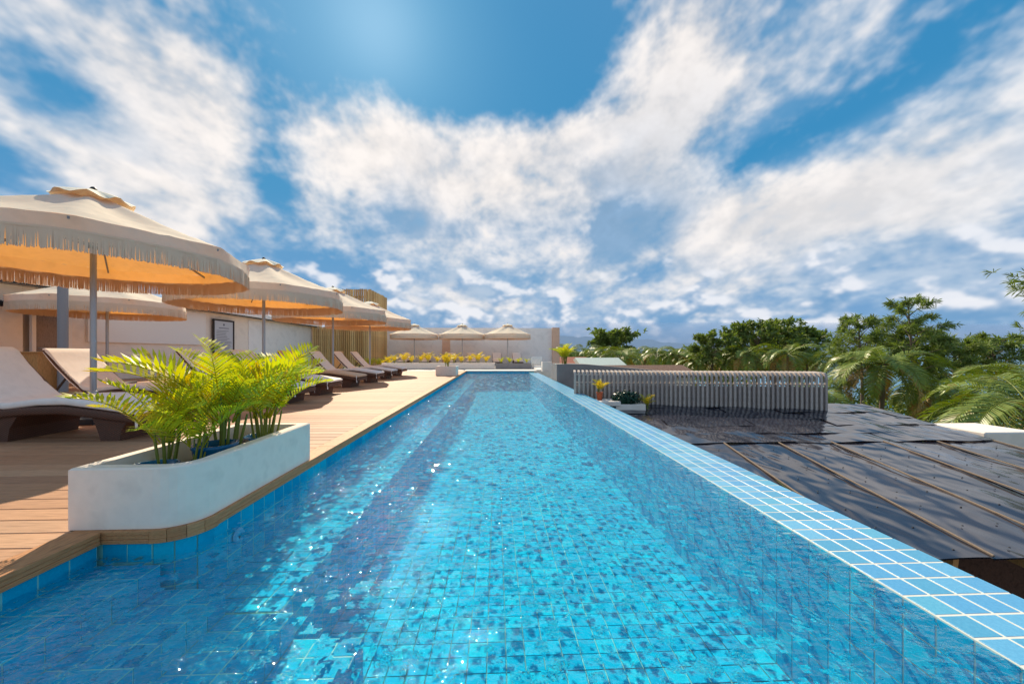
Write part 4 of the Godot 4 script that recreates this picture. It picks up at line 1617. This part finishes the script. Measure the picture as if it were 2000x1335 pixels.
# ---------------------------------------------------------------- trees
var coco_meshes := []
var coco_far_meshes := []
func coconut(label: String, at: Vector3, crown_y: float, L: float, count: int, far: bool, seed_: int, group: String) -> void:
	var t := thing("coconut_palm", label, "palm tree", at, 0.0, group)
	var r := RandomNumberGenerator.new()
	r.seed = seed_
	var h := crown_y - at.y
	var lean := Vector3(r.randf() - 0.5, 0, r.randf() - 0.5) * h * 0.16
	var pts := []
	var rad := []
	for i in 9:
		var s := i / 8.0
		pts.append(lean * (s * s - 1.0) + Vector3(0, h * s, 0))
		rad.append(lerpf(0.19, 0.11, s))
	var m := MB.new()
	m.tube(pts, rad, 9)
	obj("trunk", m, M.bark, t)
	put_fronds(t, coco_far_meshes if far else coco_meshes, M.coco, count, 0.35, -1.15, Vector3(0, h, 0), 0.15, L * 0.85, L * 1.12, r, M.coco_dry)

func needle_tree(label: String, called: String, at: Vector3, top: float, width: float, low: float, seed_: int, density: float, leaf: float, wide := 0.06, tuft_len := 0.55) -> void:
	var t := thing(called, label, "tree", at)
	var r := RandomNumberGenerator.new()
	r.seed = seed_
	var h := top - at.y
	var wood := MB.new()
	var pts := []
	var rad := []
	for i in 8:
		var s := i / 7.0
		pts.append(Vector3(sin(s * 3.0 + seed_) * 0.25, h * s * 0.96, cos(s * 2.3 + seed_) * 0.25))
		rad.append(lerpf(0.20, 0.03, s))
	wood.tube(pts, rad, 7)
	var lv := MB.new()
	var from := (low - at.y) / h
	var nb := int(26 * density)
	for k in nb:
		var s := lerpf(from, 0.97, pow((k + 0.5) / nb, 0.9))
		var i0 := mini(int(s * 7.0), 6)
		var o: Vector3 = pts[i0].lerp(pts[i0 + 1], s * 7.0 - i0)
		var a := k * 2.4 + r.randf() * 0.8
		var env := sin(PI * clampf(0.18 + 0.78 * (s - from) / (1.0 - from), 0, 1))
		var L := width * 0.5 * (0.35 + 0.75 * env) * (0.65 + 0.5 * r.randf())
		var dir := Vector3(cos(a), 0.25 + 0.5 * r.randf(), sin(a)).normalized()
		var bp := []
		for j in 5:
			var q := j / 4.0
			bp.append(o + dir * L * q + Vector3(0, 0.10 * L * sin(q * 2.2), 0))
		wood.tube(bp, [0.05, 0.035, 0.024, 0.014, 0.006], 4, false)
		for j in int(11 * density):
			var q := lerpf(0.45, 1.05, sqrt(r.randf()))
			var c: Vector3 = o + dir * L * q + Vector3(0, 0.10 * L * sin(q * 2.2), 0) + Vector3(r.randfn(), r.randfn() * 0.6, r.randfn()) * 0.10 * L
			var tw := (dir * 0.8 + Vector3(r.randfn() * 0.6, r.randfn() * 0.45 + 0.1, r.randfn() * 0.6)).normalized()
			var g := 0.62 + 0.6 * r.randf()
			for b in 15:
				var dd := (tw + Vector3(r.randfn(), r.randfn(), r.randfn()) * 0.55 + Vector3(0, -0.15, 0)).normalized()
				var o3 := c + tw * (r.randf() - 0.4) * tuft_len * 0.7
				var ln := leaf * (0.7 + 0.7 * r.randf())
				var sd := dd.cross(Vector3(r.randfn(), r.randfn(), r.randfn())).normalized() * ln * wide
				var g2 := g * (0.85 + 0.3 * r.randf())
				lv.tone = Color(g2 * 1.02, g2, g2 * 0.85)
				lv.quad(o3 - sd * 0.4, o3 + sd * 0.4, o3 + dd * ln * 0.6 + sd, o3 + dd * ln * 0.6 - sd)
				lv.tri(o3 + dd * ln * 0.6 - sd, o3 + dd * ln * 0.6 + sd, o3 + dd * ln - Vector3(0, ln * 0.12, 0))
	obj("trunk", wood, M.bark, t)
	obj("crown", lv, M.needle, t)

func build_trees() -> void:
	for k in 4:
		coco_meshes.append(frond(1.0, 1.75, 40, 0.30, 0.020, 0.85, 200 + k, 0.5))
	for k in 3:
		coco_far_meshes.append(frond(1.0, 1.6, 18, 0.30, 0.042, 0.8, 240 + k, 0.5))
	var G := -8.0
	# palms beside the roof
	coconut("large coconut palm with long drooping fronds next to the beige parapet", Vector3(19.6, G, -13.2), -0.95, 3.3, 26, false, 1, "coconut palms near the roof")
	coconut("large coconut palm rising behind the big drooping one", Vector3(25.4, G, -16.5), -0.7, 3.4, 24, false, 2, "coconut palms near the roof")
	coconut("coconut palm in front of the tall feathery tree", Vector3(25.8, G, -24.2), 0.2, 3.3, 24, false, 3, "coconut palms near the roof")
	coconut("coconut palm at the end of the slatted parapet", Vector3(32.6, G, -34.5), 0.5, 3.4, 22, false, 4, "coconut palms near the roof")
	coconut("young coconut palm beneath the feathery trees beside the roof corner", Vector3(22.5, G, -25.5), -1.9, 2.6, 18, false, 5, "coconut palms near the roof")
	coconut("coconut palm with low crown near the water behind the roof", Vector3(29.6, G, -24.5), -1.4, 2.9, 20, false, 6, "coconut palms near the roof")
	# the grove behind the parapet
	var r := RandomNumberGenerator.new()
	r.seed = 99
	var i := 0
	for q in [[11.4, 58], [15.2, 66], [16.6, 62], [21.4, 70], [14.6, 44], [23.9, 66], [22.9, 58], [22.3, 52], [29.1, 64], [24.3, 50], [29.9, 58], [25.0, 46], [31.1, 54], [29.3, 48], [37.5, 58], [28.5, 42], [37.2, 52], [33.3, 44], [30.1, 38], [41.2, 50], [27.9, 88], [35.9, 90], [40.4, 86], [49.5, 92], [24.1, 94], [16.0, 75], [15.5, 54], [26.9, 78], [30.5, 74], [37.0, 84], [35.2, 70], [37.0, 66], [42.8, 72], [43.0, 68], [42.6, 64], [45.7, 62], [45.1, 58], [50.3, 62], [37.2, 44]]:
		var d: float = q[1]
		var x: float = q[0]
		coconut("coconut palm in the dense grove behind the slatted parapet", Vector3(x, G, -d), -0.6 + 1.3 * r.randf() + d * 0.008, 3.1, 18, true, 300 + i, "coconut palms of the grove")
		i += 1
	# undergrowth that closes the grove
	var ug := MB.new()
	for k in 260:
		var dz := 48.0 + 48.0 * r.randf()
		var c := Vector3(dz * (0.18 + 0.68 * r.randf()), -2.6 - 1.6 * r.randf() + dz * 0.022, -dz)
		var blobm := Vector3(1.5, 1.0, 1.2) * (0.7 + 0.8 * r.randf())
		for q in 110:
			var dd := Vector3(r.randfn(), r.randfn(), r.randfn()).normalized()
			var o := c + dd * blobm * pow(r.randf(), 0.3)
			var x2 := Vector3(r.randfn(), r.randfn() * 0.6, r.randfn()).normalized()
			var y2 := x2.cross(dd).normalized()
			var g := 0.55 + 0.6 * r.randf()
			ug.tone = Color(g, g, g * 0.85)
			var w2 := 0.42 * (0.6 + 0.6 * r.randf())
			ug.quad(o - y2 * w2 * 0.2, o + x2 * w2 * 0.5 - y2 * w2 * 0.3, o + x2 * w2, o + x2 * w2 * 0.5 + y2 * w2 * 0.3)
	for k in 110:
		var dz := 24.0 + 18.0 * r.randf()
		var c := Vector3(dz * (0.92 + 0.42 * r.randf()), -5.4 + 2.8 * r.randf(), -dz)
		for q in 90:
			var dd := Vector3(r.randfn(), r.randfn(), r.randfn()).normalized()
			var o := c + dd * Vector3(1.3, 0.9, 1.1) * pow(r.randf(), 0.3)
			var x2 := Vector3(r.randfn(), r.randfn() * 0.6, r.randfn()).normalized()
			var y2 := x2.cross(dd).normalized()
			var g := 0.45 + 0.6 * r.randf()
			ug.tone = Color(g, g, g * 0.8)
			var w2 := 0.26 * (0.6 + 0.6 * r.randf())
			ug.quad(o - y2 * w2 * 0.2, o + x2 * w2 * 0.5 - y2 * w2 * 0.3, o + x2 * w2, o + x2 * w2 * 0.5 + y2 * w2 * 0.3)
	var uo := obj("undergrowth", ug, M.needle)
	tag(uo, "dense green undergrowth filling the palm grove behind the slatted parapet", "undergrowth")
	uo.set_meta("kind", "stuff")
	# broad and feathery trees
	needle_tree("broad dark tree standing over the grove behind the slatted parapet", "broad_tree", Vector3(33.5, G, -47), 4.4, 9.0, -1.5, 3, 1.7, 0.42, 0.16, 0.7)
	needle_tree("wide tree with open branches at the right of the palm grove", "broad_tree", Vector3(38.5, G, -48), 3.6, 8.0, -1.2, 4, 1.5, 0.42, 0.16, 0.7)
	needle_tree("smaller bushy tree at the near side of the broad dark tree", "broad_tree", Vector3(26.5, G, -45), 2.9, 5.5, -1.0, 9, 1.2, 0.40, 0.16, 0.7)
	needle_tree("distant rounded tree above the palms past the grey wall", "broad_tree", Vector3(24.5, G, -80), 4.6, 9.5, 0.3, 5, 1.5, 0.7, 0.16, 0.9)
	needle_tree("feathery casuarina with three upright tops by the water", "casuarina_tree", Vector3(30.2, G, -30.5), 4.2, 4.0, -0.4, 6, 1.05, 0.42)
	needle_tree("tallest feathery casuarina behind the coconut palms", "casuarina_tree", Vector3(30.6, G, -26.6), 5.2, 3.8, -1.2, 7, 1.1, 0.40)
	needle_tree("low bushy casuarina beside the tallest one", "casuarina_tree", Vector3(36.0, G, -28), 2.2, 3.6, -1.6, 8, 1.2, 0.42)
	needle_tree("pale green casuarina with pointed top by the large palms", "casuarina_tree", Vector3(40.5, G, -29.5), 2.5, 3.6, -1.4, 10, 1.2, 0.42)
	needle_tree("near casuarina reaching its feathery branches in over the large palms", "casuarina_tree", Vector3(27.3, G, -15.4), 6.0, 5.6, 0.4, 13, 1.3, 0.34)
	needle_tree("slim casuarina between the two tallest feathery trees", "casuarina_tree", Vector3(33.2, G, -29), 3.2, 3.4, -1.0, 17, 1.1, 0.42)
	needle_tree("small casuarina leaning over the water past the palms", "casuarina_tree", Vector3(37.5, G, -36), 3.0, 3.6, -1.0, 18, 1.1, 0.42)
	# fan palms and hedge at the roof corner
	var fm := MB.new()
	var r3 := RandomNumberGenerator.new()
	r3.seed = 4
	for q in [["silvery fan palm growing beyond the black roof", Vector3(9.6, -2.4, -9.0), 1.25, 1], ["second silvery fan palm growing against the beige parapet", Vector3(10.3, -2.4, -8.8), 1.1, 2]]:
		var t := thing("fan_palm", q[0], "palm", q[1], 0.0, "silvery fan palms")
		for k in 22:
			var m := MB.new()
			var a := k * 2.4
			var tl := 0.25 + 1.1 * r3.randf()
			var d := Vector3(cos(a) * cos(tl), sin(tl), sin(a) * cos(tl))
			var sd := d.cross(Vector3.UP).normalized()
			var up := sd.cross(d)
			var base: Vector3 = d * 0.75 * q[2]
			m.tone = Color(0.8, 0.8, 0.7)
			m.tube([Vector3.ZERO, base], [0.012, 0.008], 4, false)
			for j in 17:
				var b := lerpf(-1.5, 1.5, j / 16.0)
				var ld := (d * cos(b) + sd * sin(b) + up * 0.12 * cos(b * 3.0)).normalized()
				var w := ld.cross(up).normalized() * 0.016
				var g := 0.75 + 0.4 * r3.randf()
				m.tone = Color(g, g, g)
				var L2: float = 0.5 * q[2] * (0.75 + 0.25 * cos(b))
				m.quad(base - w * 0.4, base + w * 0.4, base + ld * L2 * 0.6 + w, base + ld * L2 * 0.6 - w)
				m.tri(base + ld * L2 * 0.6 - w, base + ld * L2 * 0.6 + w, base + ld * L2 - Vector3(0, 0.05, 0))
			obj("fan_leaf", m, M.fan, t)
	for q in [["bright green clipped hedge beyond the corner of the black roof", Vector3(9.5, -1.75, -7.9), Vector3(1.1, 0.8, 0.5)], ["green and russet shrub between parapet ledge and fan palms", Vector3(9.2, -1.9, -9.6), Vector3(0.9, 0.9, 0.6)]]:
		var t := thing("hedge", q[0], "hedge", q[1])
		obj("foliage", leafy(r3, 2600, q[2], 0.10), M.hedge, t)
		var m := MB.new()
		m.tube([Vector3(0, -6.2, 0), Vector3(0, 0, 0)], [0.1, 0.04], 6)
		obj("stem", m, M.bark, t)
